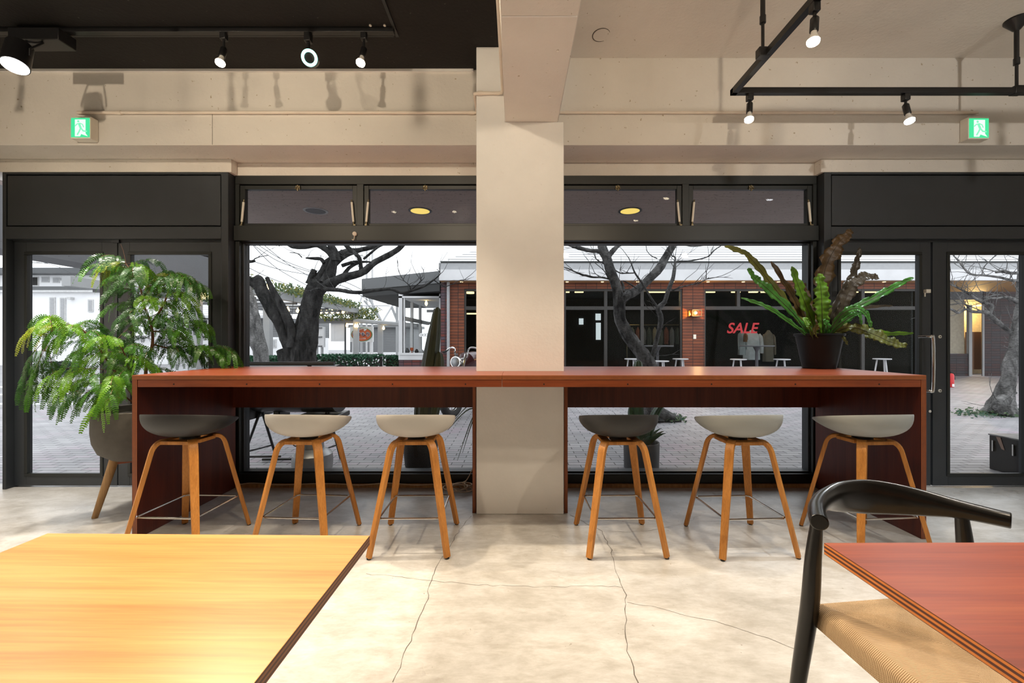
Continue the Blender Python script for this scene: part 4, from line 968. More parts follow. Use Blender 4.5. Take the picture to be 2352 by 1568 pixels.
T3 = [
 [(820,1640,150),(828,1560,105),(838,1380,72),(838,1200,66),(790,1110,64),(720,1010,58),(640,910,56),(598,830,54),(562,740,50),(560,640,52),(548,530,48),(510,400,45),(470,290,43),(440,200,42),(410,130,42),(392,60,36)],
 [(430,180,30),(380,145,22),(300,140,18),(200,115,18),(100,88,10),(60,80,6)], [(455,190,26),(520,120,20),(575,70,15)],
 [(575,580,40),(625,545,40),(720,490,38,.1),(820,400,38,.2),(910,310,38,.2),(960,225,35,.3),(1020,125,32,.3),(1065,60,29,.3)],
 [(870,1560,30),(858,1380,24),(850,1160,20),(880,1000,22),(920,840,22),(932,745,25),(910,660,25),(965,600,20),(1000,490,20),(1040,395,18),(1056,300,15),(1075,240,9),(1200,230,6),(1350,195,6),(1420,130,5),(1500,80,3)],
 [(912,665,13),(845,565,10),(770,440,9),(700,340,8),(668,260,5),(640,195,3)], [(470,395,8),(400,380,8),(300,375,8),(180,338,7),(110,305,6),(65,290,4)],
 [(690,340,6),(620,342,6),(560,338,6),(470,280,6),(370,230,5),(340,200,3)], [(1035,500,8),(1120,465,6),(1250,435,5),(1320,410,4),(1365,380,2)], [(1060,250,9),(1060,200,8),(1030,185,5)],
 [(720,480,8),(640,430,6),(590,410,4)], [(1130,80,6,.2),(1200,100,5,.2),(1300,95,4,.2),(1400,70,3,.2)], [(900,210,5,.2),(840,180,4,.2),(800,130,3,.2)], [(780,1090,40),(785,1020,26)],
 [(460,390,6),(420,320,4),(340,250,3)], [(590,500,16),(592,450,12),(575,410,8)],
 [(800,1640,60,.1),(720,1655,50,.1),(640,1670,30,.1)], [(900,1600,60,-.1),(1010,1640,50,-.1),(1110,1668,26,-.1)],
]
tree('bare_tree', 6.4, 3.92, 1280, 540, T3, [M['bark_grey'], M['bark_grey']], 'grey leafless tree with forked trunk behind the right window, before the brick shop', 80, 4)
T4 = [
 [(1850,1690,120),(1880,1570,82),(1900,1480,62),(1932,1370,50),(1945,1260,52),(1975,1130,40),(1985,1030,34),(1992,930,30),(2010,830,27),(2030,720,30),(2040,600,30),(2045,480,30),(2060,300,28)],
 [(1985,1010,26),(1900,945,26),(1800,860,24),(1745,815,28),(1700,805,22),(1620,805,18),(1560,785,16),(1500,815,15),(1450,790,15),(1390,768,12)],
 [(1760,830,24),(1785,755,22),(1720,730,20),(1640,690,18),(1570,640,14),(1490,600,10),(1400,555,7)], [(2030,735,30),(1960,695,24),(1900,680,16),(1820,690,14),(1760,690,12),(1700,720,10)],
 [(2040,540,20),(1950,535,18),(1870,515,16),(1780,500,15),(1700,492,14),(1640,490,13),(1590,475,12),(1545,430,10),(1500,370,9),(1450,315,7)],
 [(2040,470,22),(1950,475,18),(1870,460,20),(1820,468,14)], [(1900,680,9),(1830,660,8),(1700,690,5),(1600,700,3)], [(1600,790,9),(1540,735,7),(1450,740,5),(1385,745,3)],
 [(1700,492,6),(1720,420,5),(1790,350,4),(1830,320,3)], [(1750,820,8),(1560,740,5),(1500,690,3)], [(1890,1560,50,-.1),(1840,1600,36,-.2),(1790,1640,18,-.2)],
]
T4 = [T4[0]] + [[(a[0], a[1], a[2]*.66, *a[3:]) for a in L] for L in T4[1:-1]] + [T4[-1]]
tree('bare_tree', 6.9, 3.734, 1800, 500, T4, [M['bark_pale'], M['bark_pale']], 'pale bare tree with low spreading branches behind the rightmost door', 110, 5)
def clump(name, label, cat, pts, n, size, mats, seed, spread=(1,1,.3), group=None):
    """loose leaves scattered round a path or in a box"""
    rnd = random.Random(seed); b = MB()
    for k in range(n):
        a = rnd.choice(pts); p = Vector(a) + Vector((rnd.uniform(-1,1)*spread[0], rnd.uniform(-1,1)*spread[1], rnd.uniform(-1,1)*spread[2]))
        u = Vector((rnd.uniform(-1,1), rnd.uniform(-1,1), rnd.uniform(-1,1))).normalized(); v = u.orthogonal().normalized(); s_ = size*rnd.uniform(.6,1.3)
        b.add([p-u*s_, p+v*s_*.5, p+u*s_, p-v*s_*.5], [(0,1,2,3)], rnd.randrange(len(mats)))
    return tag(b.build(name, mats, None, 0), label, cat, group, 'stuff')
clump('grass', 'small green plants around the foot of the pale bare tree', 'plants', [(X(2300,6.8)+i*.12-.5, 6.75+.1*(i % 3), G+.03) for i in range(11)], 700, .03, [M['hedge'], M['vine']], 5, (.25,.25,.04))
clump('grass', 'small green plants in the pit of the forked tree', 'plants', [(X(1545,6.4), 6.35, G+.03)], 120, .035, [M['hedge'], M['vine']], 6, (.16,.2,.05))
# ---- hedges
def hedge(x0, x1, y0, y1, z1, label, flowers=0, seed=1):
    rnd = random.Random(seed); o = thing('hedge', ((x0+x1)/2, (y0+y1)/2, G), label, 'hedge')
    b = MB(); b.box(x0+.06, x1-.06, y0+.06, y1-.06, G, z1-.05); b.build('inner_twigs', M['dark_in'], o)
    b = MB(); fl = MB(); A = (x1-x0)
    for k in range(int(1500*A)):
        f = rnd.random(); p = Vector((rnd.uniform(x0,x1), y0+rnd.uniform(-.03,.05), G+(z1-G)*rnd.random())) if f < .6 else Vector((rnd.uniform(x0,x1), rnd.uniform(y0,y1), z1+rnd.uniform(-.05,.02)))
        u = Vector((rnd.uniform(-1,1), rnd.uniform(-1,1), rnd.uniform(-1,1))).normalized(); v = u.orthogonal().normalized(); s_ = .035*rnd.uniform(.6,1.3)
        t = fl if flowers and f < .6 and rnd.random() < flowers*(1-.7*((p.z-G)/(z1-G))) else b
        t.add([p-u*s_, p+v*s_*.6, p+u*s_, p-v*s_*.6], [(0,1,2,3)])
    q = b.build('leaves', M['hedge'], o, 0); q['kind'] = 'stuff'
    if fl.v: q = fl.build('pale_leaves', M['render'], o, 0); q['kind'] = 'stuff'
    return o
hedge(X(718,12), X(872,12), 12, 12.5, Z(816,12), 'dark green clipped hedge with pale patches behind the thick tree', .28, 1)
hedge(X(880,12.6), X(917,12.6), 12.6, 13.2, Z(818,12.6), 'short dark green hedge beside the cafe window bay', 0, 2)
hedge(X(500,10.6), X(652,10.6), 10.6, 11.6, Z(821,10.6), 'low green hedge behind the twisted pale trunk', 0, 3)
# ---- pergola with string lights
px_ = -7.0
po = thing('pergola', (px_, 14, G), 'grey concrete pergola with climbing plants behind the thick tree', 'pergola')
b = MB(); b.box(px_-.1, px_+.1, 9.6, 18.9, 2.40, 2.62); b.build('beam', M['conc'], po)
b = MB(); b.box(-10.2, -10.0, 9.6, 18.9, 2.40, 2.62); b.build('beam', M['conc'], po)
b = MB(); b.box(px_-.09, px_+.09, 12.0, 12.18, G, 2.40); b.build('post', M['conc'], po)
b = MB(); b.box(px_-.1, px_+.1, 18.7, 18.9, G, 2.40); b.build('post', M['conc'], po)
b = MB(); b.box(X(437,9.7)-.06, X(437,9.7)+.14, 9.7, 9.9, G, 2.40); b.build('post', M['conc'], po)
for i in range(8):
    y = 10.2+i*1.15; b = MB(); b.box(-10.1, px_, y, y+.07, 2.33, 2.40); b.build('rafter', M['conc_dark'], po)
b = MB(); b.box(-9.6, px_, 18.72, 18.86, Z(742,18.7), Z(731,18.7)); b.build('rear_rail', M['conc_dark'], po)
b = MB(); a0, a1 = P(815,736,18.7), P(960,748,17.2); b.tube([a0, a1], .09, 6); b.build('side_rail', M['conc'], po)
b = MB(); q = P(874,740,18.1); b.box(q.x-.09, q.x+.09, 18.0, 18.18, G, q.z); b.build('post', M['conc'], po)
b = MB(); q = P(793,740,18.6); b.cyl((q.x, 18.6, G), (q.x, 18.6, q.z), .045, None, 8); b.build('pipe_post', M['fascia_d'], po)
clump('climbing_plant', 'green climbing plant on top of the concrete pergola', 'plant', [(px_+.1*math.sin(i), 10.5+i*.32, 2.70+.06*math.sin(i*2.1)) for i in range(26)], 2600, .055, [M['vine'], M['vine'], M['vine_y']], 8, (.35,.3,.13))
clump('climbing_plant', 'yellow-green climbing plant on the low rail behind the pergola lights', 'plant', [P(px, 722, 18.9) for px in range(732, 860, 6)], 1500, .06, [M['vine'], M['vine_y']], 9, (.2,.3,.28))
sl = thing('string_lights', (px_-.2, 14, 2.2), 'string of warm light bulbs hung under the concrete pergola', 'string lights')
bulbs = [(737,716,17.8),(750,716,17.8),(763,716,17.8),(776,716,17.8),(788,716,17.8),(628,706,12.5),(637,706,12.6),(661,711,13.5),(684,713,14.3),(579,681,10.4),(588,702,11.6),(553,697,11.0),(615,658,9.6),(470,681,9.9),(482,681,9.9),(797,747,18.6),(816,748,18.6),(821,748,18.6)]
bulbs += [(881,753,17.9),(455,682,9.9)]
b = MB()
for (u, v) in ((0,4),(5,6),(6,7),(7,8),(9,10),(13,14)): a, c = P(*bulbs[u]), P(*bulbs[v]); b.tube([a+Vector((0,0,.05)), (a+c)/2+Vector((0,0,.01)), c+Vector((0,0,.05))], .006, 5)
b.build('cable', M['rubber'], sl)
for q in bulbs:
    c = P(*q); r = .055 if q[2] > 12 else .045
    b = MB(); b.lathe([(r*.35,.04),(r*.4,.0),(r*.9,-r*.7),(r,-r*1.4),(r*.7,-r*2.1),(r*.1,-r*2.4)], c+Vector((0,0,r)), 10); b.build('bulb', M['string_bulb'], sl)
# ---- oval restaurant sign
def text(body, name, mat, loc, size, parent=None, align='CENTER', extr=.004, rot=(R(90),0,0), shear=0, bold=0, label=None, cat=None):
    cu = bpy.data.curves.new(name, 'FONT'); cu.body = body; cu.size = size; cu.align_x = align; cu.align_y = 'CENTER'; cu.extrude = extr; cu.shear = shear; cu.offset = bold
    t = bpy.data.objects.new(name, cu); COL.objects.link(t); bpy.context.view_layer.update()
    me = bpy.data.meshes.new_from_object(t.evaluated_get(bpy.context.evaluated_depsgraph_get())); bpy.data.objects.remove(t)
    me.materials.clear(); me.materials.append(mat); o = bpy.data.objects.new(name, me); COL.objects.link(o)
    o.rotation_euler = rot
    if parent: o.parent = parent; o.location = Vector(loc) - wloc(parent)
    else: o.location = loc
    if label: tag(o, label, cat)
    return o
M['sign_red'] = plain('orange_red_paint', (.60,.12,.035), .5, 0, .05); M['sign_green'] = plain('green_paint', (.05,.26,.10), .5, 0, .05)
M['sign_dark'] = plain('navy_paint', (.03,.025,.07), .5); M['white_paint'] = plain('white_paint', (.85,.85,.85), .5, 0, .02)
sd = 19.6; sc_ = P(831, 768, sd); sk = sd/F
sg = thing('oval_sign', (sc_.x, sd, G), 'white board with an orange-red oval and Japanese lettering, behind the pergola post', 'sign')
b = MB(); b.box(sc_.x-27*sk, sc_.x+26*sk, sd, sd+.08, Z(785,sd), Z(750,sd)); b.build('board', M['white_paint'], sg)
for (dx) in (-20, 20): b = MB(); b.box(sc_.x+dx*sk-.05, sc_.x+dx*sk+.05, sd+.02, sd+.1, G, Z(785,sd)); b.build('post', M['render'], sg)
def oval(rx, rz, y, nm, mt): b = MB(); b.prism([(sc_.x+rx*sk*math.cos(i*.157), y, sc_.z+rz*sk*math.sin(i*.157)) for i in range(40)], (0,-.01,0)); return b.build(nm, mt, sg)
oval(24.5, 16, sd-.005, 'oval_border', M['sign_green']); oval(23, 14.8, sd-.015, 'oval', M['sign_red'])
for (bd, y, mt, o_) in (('いまもり', sd-.03, 'white_paint', .016), ('いまもり', sd-.045, 'sign_dark', .004)):
    text(bd, 'lettering', M[mt], (sc_.x-1*sk, y, sc_.z-.5*sk), 10.5*sk, sg, bold=o_, extr=.003)
text('キッチン', 'lettering', M['white_paint'], (sc_.x-1*sk, sd-.03, sc_.z+11.0*sk), 6.0*sk, sg, bold=.02)
text('おいしい洋食', 'lettering', M['white_paint'], (sc_.x-1*sk, sd-.03, sc_.z-9.5*sk), 3.6*sk, sg)
# ---- pale banner boards, cabinet and far wall between the posts
M['pale_panel'] = plain('pale_panel', (.62,.62,.63), .6, 0, .06, 3)
b = MB(); b.box(X(760,18.88), X(791,18.88), 18.865, 18.92, Z(784,18.88), Z(737,18.88)); b.box(X(768.5,18.88)-.01, X(768.5,18.88)+.01, 18.86, 18.9, Z(784,18.88), Z(742,18.88)); tag(b.build('board', M['pale_panel']), 'pale hanging board left of the oval sign', 'board')
nb = thing('notice_board', (X(733,15), 15, G), 'pale grey sectioned notice board just right of the thick trunk', 'board')
b = MB(); b.box(X(715,15), X(744,15), 15, 15.12, Z(797,15), Z(750,15)); b.build('panel', M['pale_panel'], nb)
for pv in (754, 775, 796): b = MB(); b.box(X(714,15), X(740,15), 14.96, 15.0, Z(pv,15), Z(pv-2.5,15)); b.build('rail', M['fascia_d'], nb)
for pv in (726, 738): b = MB(); b.box(X(pv,15)-.03, X(pv,15)+.03, 15.02, 15.1, G, Z(797,15)); b.build('post', M['conc'], nb)
b = MB(); b.box(-14, -5.9, 27, 27.3, G, Z(809,27)); struct(b.build('boundary_wall', M['render']), 'low white wall far behind the hedge', 'wall')
b = MB(); b.box(-11.6, -7.4, 30, 34, G, Z(752,30)); b.box(-11.8,-7.2,29.7,34,Z(752,30),Z(746,30)); struct(b.build('shed', M['siding']), 'dark grey building far behind the pergola', 'building')
# ---- steel trestle frames
st = thing('steel_frame', (X(865,23), 23, G), 'white and grey steel lattice frame against the sky', 'steel frame')
for i, (u, v, mt, r) in enumerate((((836,690),(877,737),'conc',.05),((842,672),(874,734),'fascia',.07),((878,738),(908,690),'render',.07),((899,703),(916,745),'fascia',.07),((826,701),(896,701),'render',.05),((845,640),(822,705),'render',.06),((880,738),(916,670),'render',.05))):
    b = MB(); b.tube([P(*u,23), P(*v,23)], r, 4); b.build('strut', M[mt], st)
for px in (830, 912): b = MB(); b.tube([P(px,700,23), (X(px,23),23,-.16)], .07, 6); b.build('post', M['conc'], st)
for px in (842, 855): b = MB(); b.tube([P(px,560,26), (X(px,26),26,-.16)], .06, 6); tag(b.build('pole', M['kerb']), 'tall thin pale pole behind the steel frame, %s' % ('left one' if px == 842 else 'right one'), 'pole')
# ---- houses at left
def house_window(par, x0, x1, z0, z1, y, bars=1, mat='siding', fr='kerb'):
    b = MB(); t = .05; b.box(x0-t, x1+t, y-.05, y, z0-t, z1+t); w_ = b.build('window_frame', M[fr], par)
    b = MB(); b.box(x0, x1, y-.06, y-.045, z0, z1); b.build('window_pane', M['dark_in'] if mat == 'dark' else M['fascia'], w_)
hd = 21.0; hs = thing('house', (-24, hd+3, G), 'white rendered building with tall narrow windows, seen through the leftmost door', 'building')
b = MB(); b.box(-31, X(236,hd), hd, hd+6, G, Z(672,hd)); b.build('walls', M['render'], hs)
b = MB(); b.box(-31.2, X(238,hd), hd-.2, hd+6, Z(672,hd), Z(667,hd)); b.build('eaves', M['kerb'], hs)
b = MB(); b.box(-31.2, X(226,hd), hd-.1, hd+6.2, Z(667,hd), Z(658,hd)); b.build('roof', M['fascia_d'], hs)
for (a, c, u, v) in ((118,126,685,738),(142,150,686,739),(206,213,690,714)): house_window(hs, X(a,hd), X(c,hd), Z(v,hd), Z(u,hd), hd)
b = MB(); b.box(X(163,hd), X(171,hd), hd-.2, hd, Z(688,hd), Z(683,hd)); b.build('vent', M['kerb'], hs)
b = MB(); b.box(X(120,hd)-.01, X(236,hd), hd-.012, hd, Z(749,hd), Z(747.5,hd)); b.cyl((X(109,hd),hd-.06,G),(X(109,hd),hd-.06,Z(800,hd)),.05,None,8); b.build('drainpipe', M['fascia'], hs)
hd = 30.0; hs = thing('house', (-32, hd+4, G), 'white upper-storey block with dark eaves behind the white building, leftmost door', 'building')
b = MB(); b.box(-45, X(234,hd), hd, hd+8, G, Z(632,hd)); b.build('walls', M['render'], hs)
b = MB(); b.box(-46, X(236,hd), hd-1, hd+8, Z(632,hd), Z(620,hd)); b.build('roof', M['fascia_d'], hs)
for (a, c, u, v) in ((98,112,637,647),(124,136,639,648),(139,143,640,643),(152,163,641,651),(183,204,644,658)): house_window(hs, X(a,hd), X(c,hd), Z(v,hd), Z(u,hd), hd)
house_window(hs, X(66,hd), X(88,hd), Z(655,hd), Z(637,hd), hd, 1, 'dark')
hd = 22.0; hs = thing('house', (-14, hd+3, G), 'two-storey white and grey house with a balcony, between left door and left window', 'building')
b = MB(); b.box(X(236,hd)+1.2, X(612,hd), hd, hd+6, G, Z(775,hd)); b.build('lower_walls', M['render'], hs)
b = MB(); b.box(X(400,hd), X(640,hd), hd+.2, hd+6, Z(775,hd), Z(728,hd)); b.build('upper_walls', M['siding'], hs)
b = MB(); b.box(X(300,hd), X(585,hd), hd-.5, hd, Z(772,hd), Z(745,hd)); b.build('balcony', M['render'], hs)
b = MB()
for px in range(420, 586, 18): b.box(X(px,hd)-.03, X(px,hd)+.03, hd-.45, hd-.39, Z(745,hd), Z(735,hd))
b.box(X(420,hd), X(585,hd), hd-.47, hd-.37, Z(736,hd), Z(734.5,hd)); b.build('railing', M['kerb'], hs)
M['rooftile'] = stripes('roof_tiles', 2, .13, (.60,.60,.61), (.28,.28,.29), .14)
b = MB(); b.prism([(X(380,hd),hd-.7,Z(727,hd)),(X(380,hd),hd+3.5,Z(727,hd)+1.4),(X(380,hd),hd+3.5,Z(727,hd)+1.25),(X(380,hd),hd-.7,Z(727,hd)-.12)], (X(660,hd)-X(380,hd),0,0)); b.build('roof', M['rooftile'], hs)
hd2 = 21.5
b = MB(); b.box(X(612,hd2), X(655,hd2), hd2, hd2+5, G, Z(774,hd2)); b.build('entrance_wall', M['render'], hs)
for (a, c) in ((614,620),(627,633)): house_window(hs, X(a,hd2), X(c,hd2), Z(796,hd2), Z(781,hd2), hd2)
house_window(hs, X(613,hd), X(620,hd), Z(742,hd), Z(737,hd), hd+.2, 1, 'dark', 'render')
b = MB(); b.box(X(565,hd)-.02, X(565,hd)+.02, hd-.03, hd, G, Z(775,hd)); b.build('garage_joint', M['fascia'], hs)
b = MB(); b.box(X(170,17), X(232,17), 17, 17.6, G, Z(862,17)+.5); 
clump('shrub', 'low dark shrub by the white building through the leftmost door', 'shrub', [(X(px,14.5), 14.5, .25) for px in range(126, 176, 8)], 1500, .05, [M['hedge'], M['dark_in'], M['vine']], 12, (.2,.3,.22))
# ---- power lines and pole
up = thing('utility_pole', (X(719,24), 24, G), 'grey utility pole behind the thick leaning tree', 'pole'); b = MB(); b.cyl((X(719,24),24,-.16), (X(719,24),24,Z(618,24)), .14, None, 10); b.build('pole', M['conc'], up)
lines = (((575,557),(640,600),(718,626)),((585,557),(650,597),(718,623)),((600,557),(660,605),(718,638)),((578,560),(635,615),(718,662)),((553,590),(640,618),(718,632)),((553,605),(625,640),(718,672)),((718,628),(800,650),(896,701)),((718,640),(800,662),(878,712)))
for i, (a, m, c) in enumerate(lines):
    b = MB(); q = smooth_path([tuple(P(*a,20)), tuple(P(*m,22)), tuple(P(*c,24))], 6); b.tube(q, .017, 5)
    tag(b.build('power_line', M['fascia_d']), 'thin black overhead cable in the sky, %s' % ('highest of those reaching the pole','second highest of those reaching the pole','third from the top at the pole','one dipping lower to the left of the pole','fairly straight one starting at the window edge','lowest of those reaching the pole','upper one running right from the pole','lower one running right from the pole','short steep one ending at the leaning trunk')[i], 'cable', 'overhead cables in the sky')
for (a, m, c, lab) in (((60,600),(140,615),(236,676),'thin overhead cable crossing the leftmost door pane, steeper one'),((60,603),(150,608),(240,632),'thin overhead cable crossing the leftmost door pane, flatter one')):
    b = MB(); b.tube(smooth_path([tuple(P(*a,16)), tuple(P(*m,18)), tuple(P(*c,20.8))], 6), .010, 5); tag(b.build('power_line', M['fascia_d']), lab, 'cable')
# ------------------------------------------------------------------ brick shop across the courtyard
WF = 12.0; EV = 11.68; BX0 = X(1013,WF); BX1 = 11.42
zh = Z(663,WF); ztb = Z(703,WF); ztb2 = Z(711,WF); ze = Z(645,EV)
bs = thing('brick_shop', (5, WF+2, G), 'red brick shop with dark glass front and white ribbed roof across the courtyard', 'building')
def wallseg(px0, px1, z0, z1, mt='brick', nm='brick_wall'):
    b = MB(); b.box(X(px0,WF), X(px1,WF), WF, WF+.25, z0, z1); return b.build(nm, M[mt], bs)
zt = ze+.02
b = MB(); b.box(X(1066,WF), BX1, WF, WF+.25, zh, zt); b.build('brick_band', M['brick'], bs)
b = MB(); b.box(BX0, X(1030,WF), WF-.03, WF+.25, G, zt); b.build('brick_wall', M['brick_mix'], bs)
b = MB(); b.box(X(1030,WF), X(1066,WF), WF, WF+.25, G, zt); b.build('brick_wall', M['brick'], bs)
wallseg(1568, 1618, G, zh); wallseg(1240, 1296, G, zh)
b = MB(); b.cyl((X(1031,WF), WF-.10, G), (X(1031,WF), WF-.10, ze+.15), .043, None, 14); b.build('downpipe', M['fascia'], bs)
b = MB(); b.box(X(1010,EV), BX1+6.4, EV-.1, EV+.02, Z(644.5,EV), Z(620,EV)); b.build('gutter_band', M['conc_white'], bs)
b = MB(); b.box(X(1010,EV), BX1+6.4, EV, WF+2.2, ze, ze+.06); b.build('soffit', plain('timber_soffit', (.42,.24,.11), .6), bs)
b = MB(); b.box(X(1008,EV), BX1+6.4, EV-.02, EV+.10, Z(619,EV), Z(604,EV)); b.build('fascia', M['fascia'], bs)
b = MB(); b.box(X(1012,EV), BX1+6.4, EV-.04, EV+.2, Z(603.5,EV), Z(600,EV)); b.box(X(1012,EV), BX1+6.4, EV+.0, EV+.2, Z(620.5,EV), Z(618.5,EV)); b.build('fascia_trim', M['frame2'], bs)
z0 = Z(600,EV); rx0 = X(1013,EV)
b = MB(); y0, y1 = EV+.02, EV+6; b.prism([(rx0,y0,z0),(BX1+6.4,y0,z0),(BX1+6.4,y1,z0+2.6),(rx0+3.4,y1,z0+2.6)], (0,.05,-.12)); b.build('roof', M['roof'], bs)
for i in range(14):
    px = 1050+i*82; x = X(px,EV)+.1
    if 1100 < px < 1290: continue
    b = MB(); b.cyl((x, EV+.16, ze-.012), (x, EV+.16, ze+.005), .04, None, 12); b.build('soffit_light', M['strip_light'], bs)
def shopfront(px0, px1, mulls, top=()):
    b = MB(); t = .045
    x0, x1 = X(px0,WF), X(px1,WF)
    b.box(x0, x1, WF+.04, WF+.14, zh-.06, zh); b.box(x0, x1, WF+.03, WF+.15, ztb2, ztb); b.box(x0, x1, WF+.04, WF+.14, G, G+.12)
    for mpx in [px0+.5, px1-.5]+list(mulls): b.box(X(mpx,WF)-t, X(mpx,WF)+t, WF+.035, WF+.145, G, zh)
    for mpx in top: b.box(X(mpx,WF)-t, X(mpx,WF)+t, WF+.035, WF+.145, ztb, zh)
    f = b.build('shop_frame', plain('brown_black_frame', (.030,.027,.024), .5), bs)
    b = MB(); b.box(x0, x1, WF+.085, WF+.092, G+.1, zh-.05); b.build('shop_glass', M['shop_glass'], bs)
shopfront(1296, 1568, (1392, 1476)); shopfront(1618, 2112, (1856, 1985), (1698,)); shopfront(1066, 1240, (1150,))
b = MB(); b.box(BX0+.1, BX1, WF+5.0, WF+5.1, G, 2.9); b.box(BX0+.1, BX1, WF+.25, WF+5, G, G+.02); b.box(BX0+.1, BX1, WF+.25, WF+5, 2.84, 2.9); b.box(BX1-.05, BX1+.05, WF+.25, WF+5, G, 2.9); b.box(BX0+.1, BX0+.2, WF+.25, WF+5, G, 2.9)
b.build('shop_interior', M['dark_in'], bs)
for px in (1298, 1330, 1500, 1520, 1632, 1690, 1730, 1758, 1960, 1990, 2010):
    c = P(px, 672, WF+.9); b = MB(); b.box(c.x-.13, c.x+.13, c.y-.03, c.y+.03, c.z, c.z+.04); b.build('shop_light', M['strip_light'], bs)
b = MB(); c = P(1080, 674, WF+.6); b.cyl(c, c+Vector((0,0,.05)), .12, None, 16); b.build('shop_light', M['strip_light'], bs)
b = MB(); c = P(1083, 720, WF+.6); b.box(c.x-.14, c.x+.3, c.y, c.y+.05, c.z-.02, c.z+.02); b.build('shop_light', M['strip_light'], bs)
# back-lit door and windows deep inside the shop
M['daylit'] = emit('bright_rear_window', (.9,.95,1), 1.1)
for (a, c_, u, v) in ((1368,1380,720,735),(1369,1380,741,780),(1330,1340,731,745)):
    b = MB(); d = WF+4.95; b.box(X(a,d), X(c_,d), d, d+.03, Z(v,d), Z(u,d)); b.build('rear_window', M['daylit'], bs)
# wall lamp on the pillar
wl = thing('wall_lamp', (X(1597,WF-.12), WF-.12, Z(727,WF)), 'square glass wall lamp glowing amber on the brick pillar', 'lamp')
cx = X(1597,WF-.15); z0_, z1_ = Z(727,WF-.15), Z(711,WF-.15); r = .125
b = MB(); b.box(cx-r, cx+r, WF-.26, WF-.04, z0_+.02, z1_-.02); b.build('glass_box', glass('amber_glass', (1,.80,.45), .05), wl)
b = MB()
for (u, v) in ((-r,-.26),(r,-.26),(-r,-.04),(r,-.04)): b.box(cx+u-.008, cx+u+.008, WF+v-.008, WF+v+.008, z0_, z1_)
b.box(cx-r-.01, cx+r+.01, WF-.27, WF-.03, z1_-.022, z1_); b.box(cx-r-.01, cx+r+.01, WF-.27, WF-.03, z0_, z0_+.022); b.build('cage', M['brass'], wl)
b = MB(); b.box(cx-.06, cx+.06, WF-.06, WF, z0_+.02, z1_-.02); b.build('wall_plate', M['brass'], wl)
b = MB(); b.lathe([(.02,-.04),(.042,-.01),(.042,.03),(.02,.055)], (cx, WF-.15, (z0_+z1_)/2), 14); b.build('bulb', M['lamp_amber'], wl)
l = bpy.data.lights.new('wall_lamp_light', 'POINT'); l.energy = 26; l.color = (1,.56,.2); l.shadow_soft_size = .04; lo = bpy.data.objects.new('wall_lamp_light', l); COL.objects.link(lo); lo.parent = wl; lo.location = Vector((cx, WF-.30, (z0_+z1_)/2)) - wl.location
b = MB(); b.box(X(1592,WF), X(1598,WF), WF-.03, WF, Z(778,WF), Z(768,WF)); tag(b.build('switch_box', M['ivory']), 'small pale box on the brick pillar under the amber lamp', 'switch box')
# SALE on the glass
text('SALE', 'window_lettering', plain('red_vinyl', (.42,.006,.010), .5, 0, .02), (X(1703.5,WF+.08), WF+.078, Z(754.5,WF+.08)), 33.5*WF/F, None, shear=.26, bold=.0075, extr=.001, label='red slanted SALE lettering on the dark shop glass', cat='lettering')
# clothes inside
cl_cols = ((.34,.34,.36),(.05,.05,.05),(.14,.10,.08),(.55,.55,.56),(.40,.40,.42),(.10,.09,.08))
def garment(px, d, w_, top, bot, col, label, group='hanging clothes in the brick shop'):
    c = P(px, top, d); zb = Z(bot, d); b = MB(); n = 9
    H = c.z-zb
    def prof(v): return .22+.10*v/.05 if v < .05 else (.32+.60*((v-.05)/.12)**.7 if v < .17 else .92+.10*(v-.17))
    def fn(u, v):
        a = 2*math.pi*u; ww = w_*prof(v); fold = 1+.10*math.sin(a*5+px)*v
        return Vector((c.x + ww*math.cos(a)*fold, d + .075*math.sin(a)*fold*min(1,.35+v*2), c.z-H*v))
    b.grid(fn, 28, 18, 0, True)
    for sg in (-1, 1):
        b.tube([(c.x+sg*w_*.80, d, c.z-H*.14), (c.x+sg*w_*1.0, d-.02, c.z-H*.24), (c.x+sg*w_*1.10, d-.03, c.z-H*.5), (c.x+sg*w_*1.08, d-.04, c.z-H*.78)], [w_*.20, w_*.23, w_*.20, w_*.17], 12)
    tag(b.build('garment', plain('cloth', col, .9, 0, .15, 9)), label, 'clothes', group)
garment(1727, 13.2, .26, 758, 826, (.50,.50,.53), 'pale grey coat behind the SALE shop window')
garment(1704, 12.85, .11, 758, 815, (.30,.31,.32), 'grey sleeve garment just left of the pale grey coat', )
garment(1712, 12.65, .045, 764, 785, (.20,.09,.04), 'brown hanging tag beside the pale grey coat')
garment(1765, 13.3, .17, 758, 830, (.16,.13,.10), 'brown coat right of the pale grey coat in the shop')
for i in range(9):
    garment(1452+i*13, 14.0, .06, 751, 790+(i*7) % 14, [(.10,.11,.09),(.16,.06,.04),(.14,.14,.14),(.06,.07,.06),(.22,.19,.13)][i % 5], '%s garment from the left on the rail inside the shop, behind the forked tree' % ('first','second','third','fourth','fifth','sixth','seventh','eighth','ninth')[i])
cr = thing('clothes_rail', (X(1500,14), 14, G), 'thin metal clothes rail inside the brick shop', 'clothes rail'); b = MB(); b.cyl((X(1440,14),14,Z(746,14)), (X(1572,14),14,Z(746,14)), .015, None, 8); b.build('bar', M['brass'], cr)
for px in (1440, 1572): b = MB(); b.cyl((X(px,14),14,G+.02), (X(px,14),14,Z(746,14)), .015, None, 8); b.build('upright', M['brass'], cr)
l = bpy.data.lights.new('shop_light', 'POINT'); l.energy = 24; l.color = (1,.75,.45); l.shadow_soft_size = .2; lo = bpy.data.objects.new('shop_light', l); COL.objects.link(lo); lo.parent = bs; lo.location = Vector((7.2, WF+.75, 2.55)) - bs.location
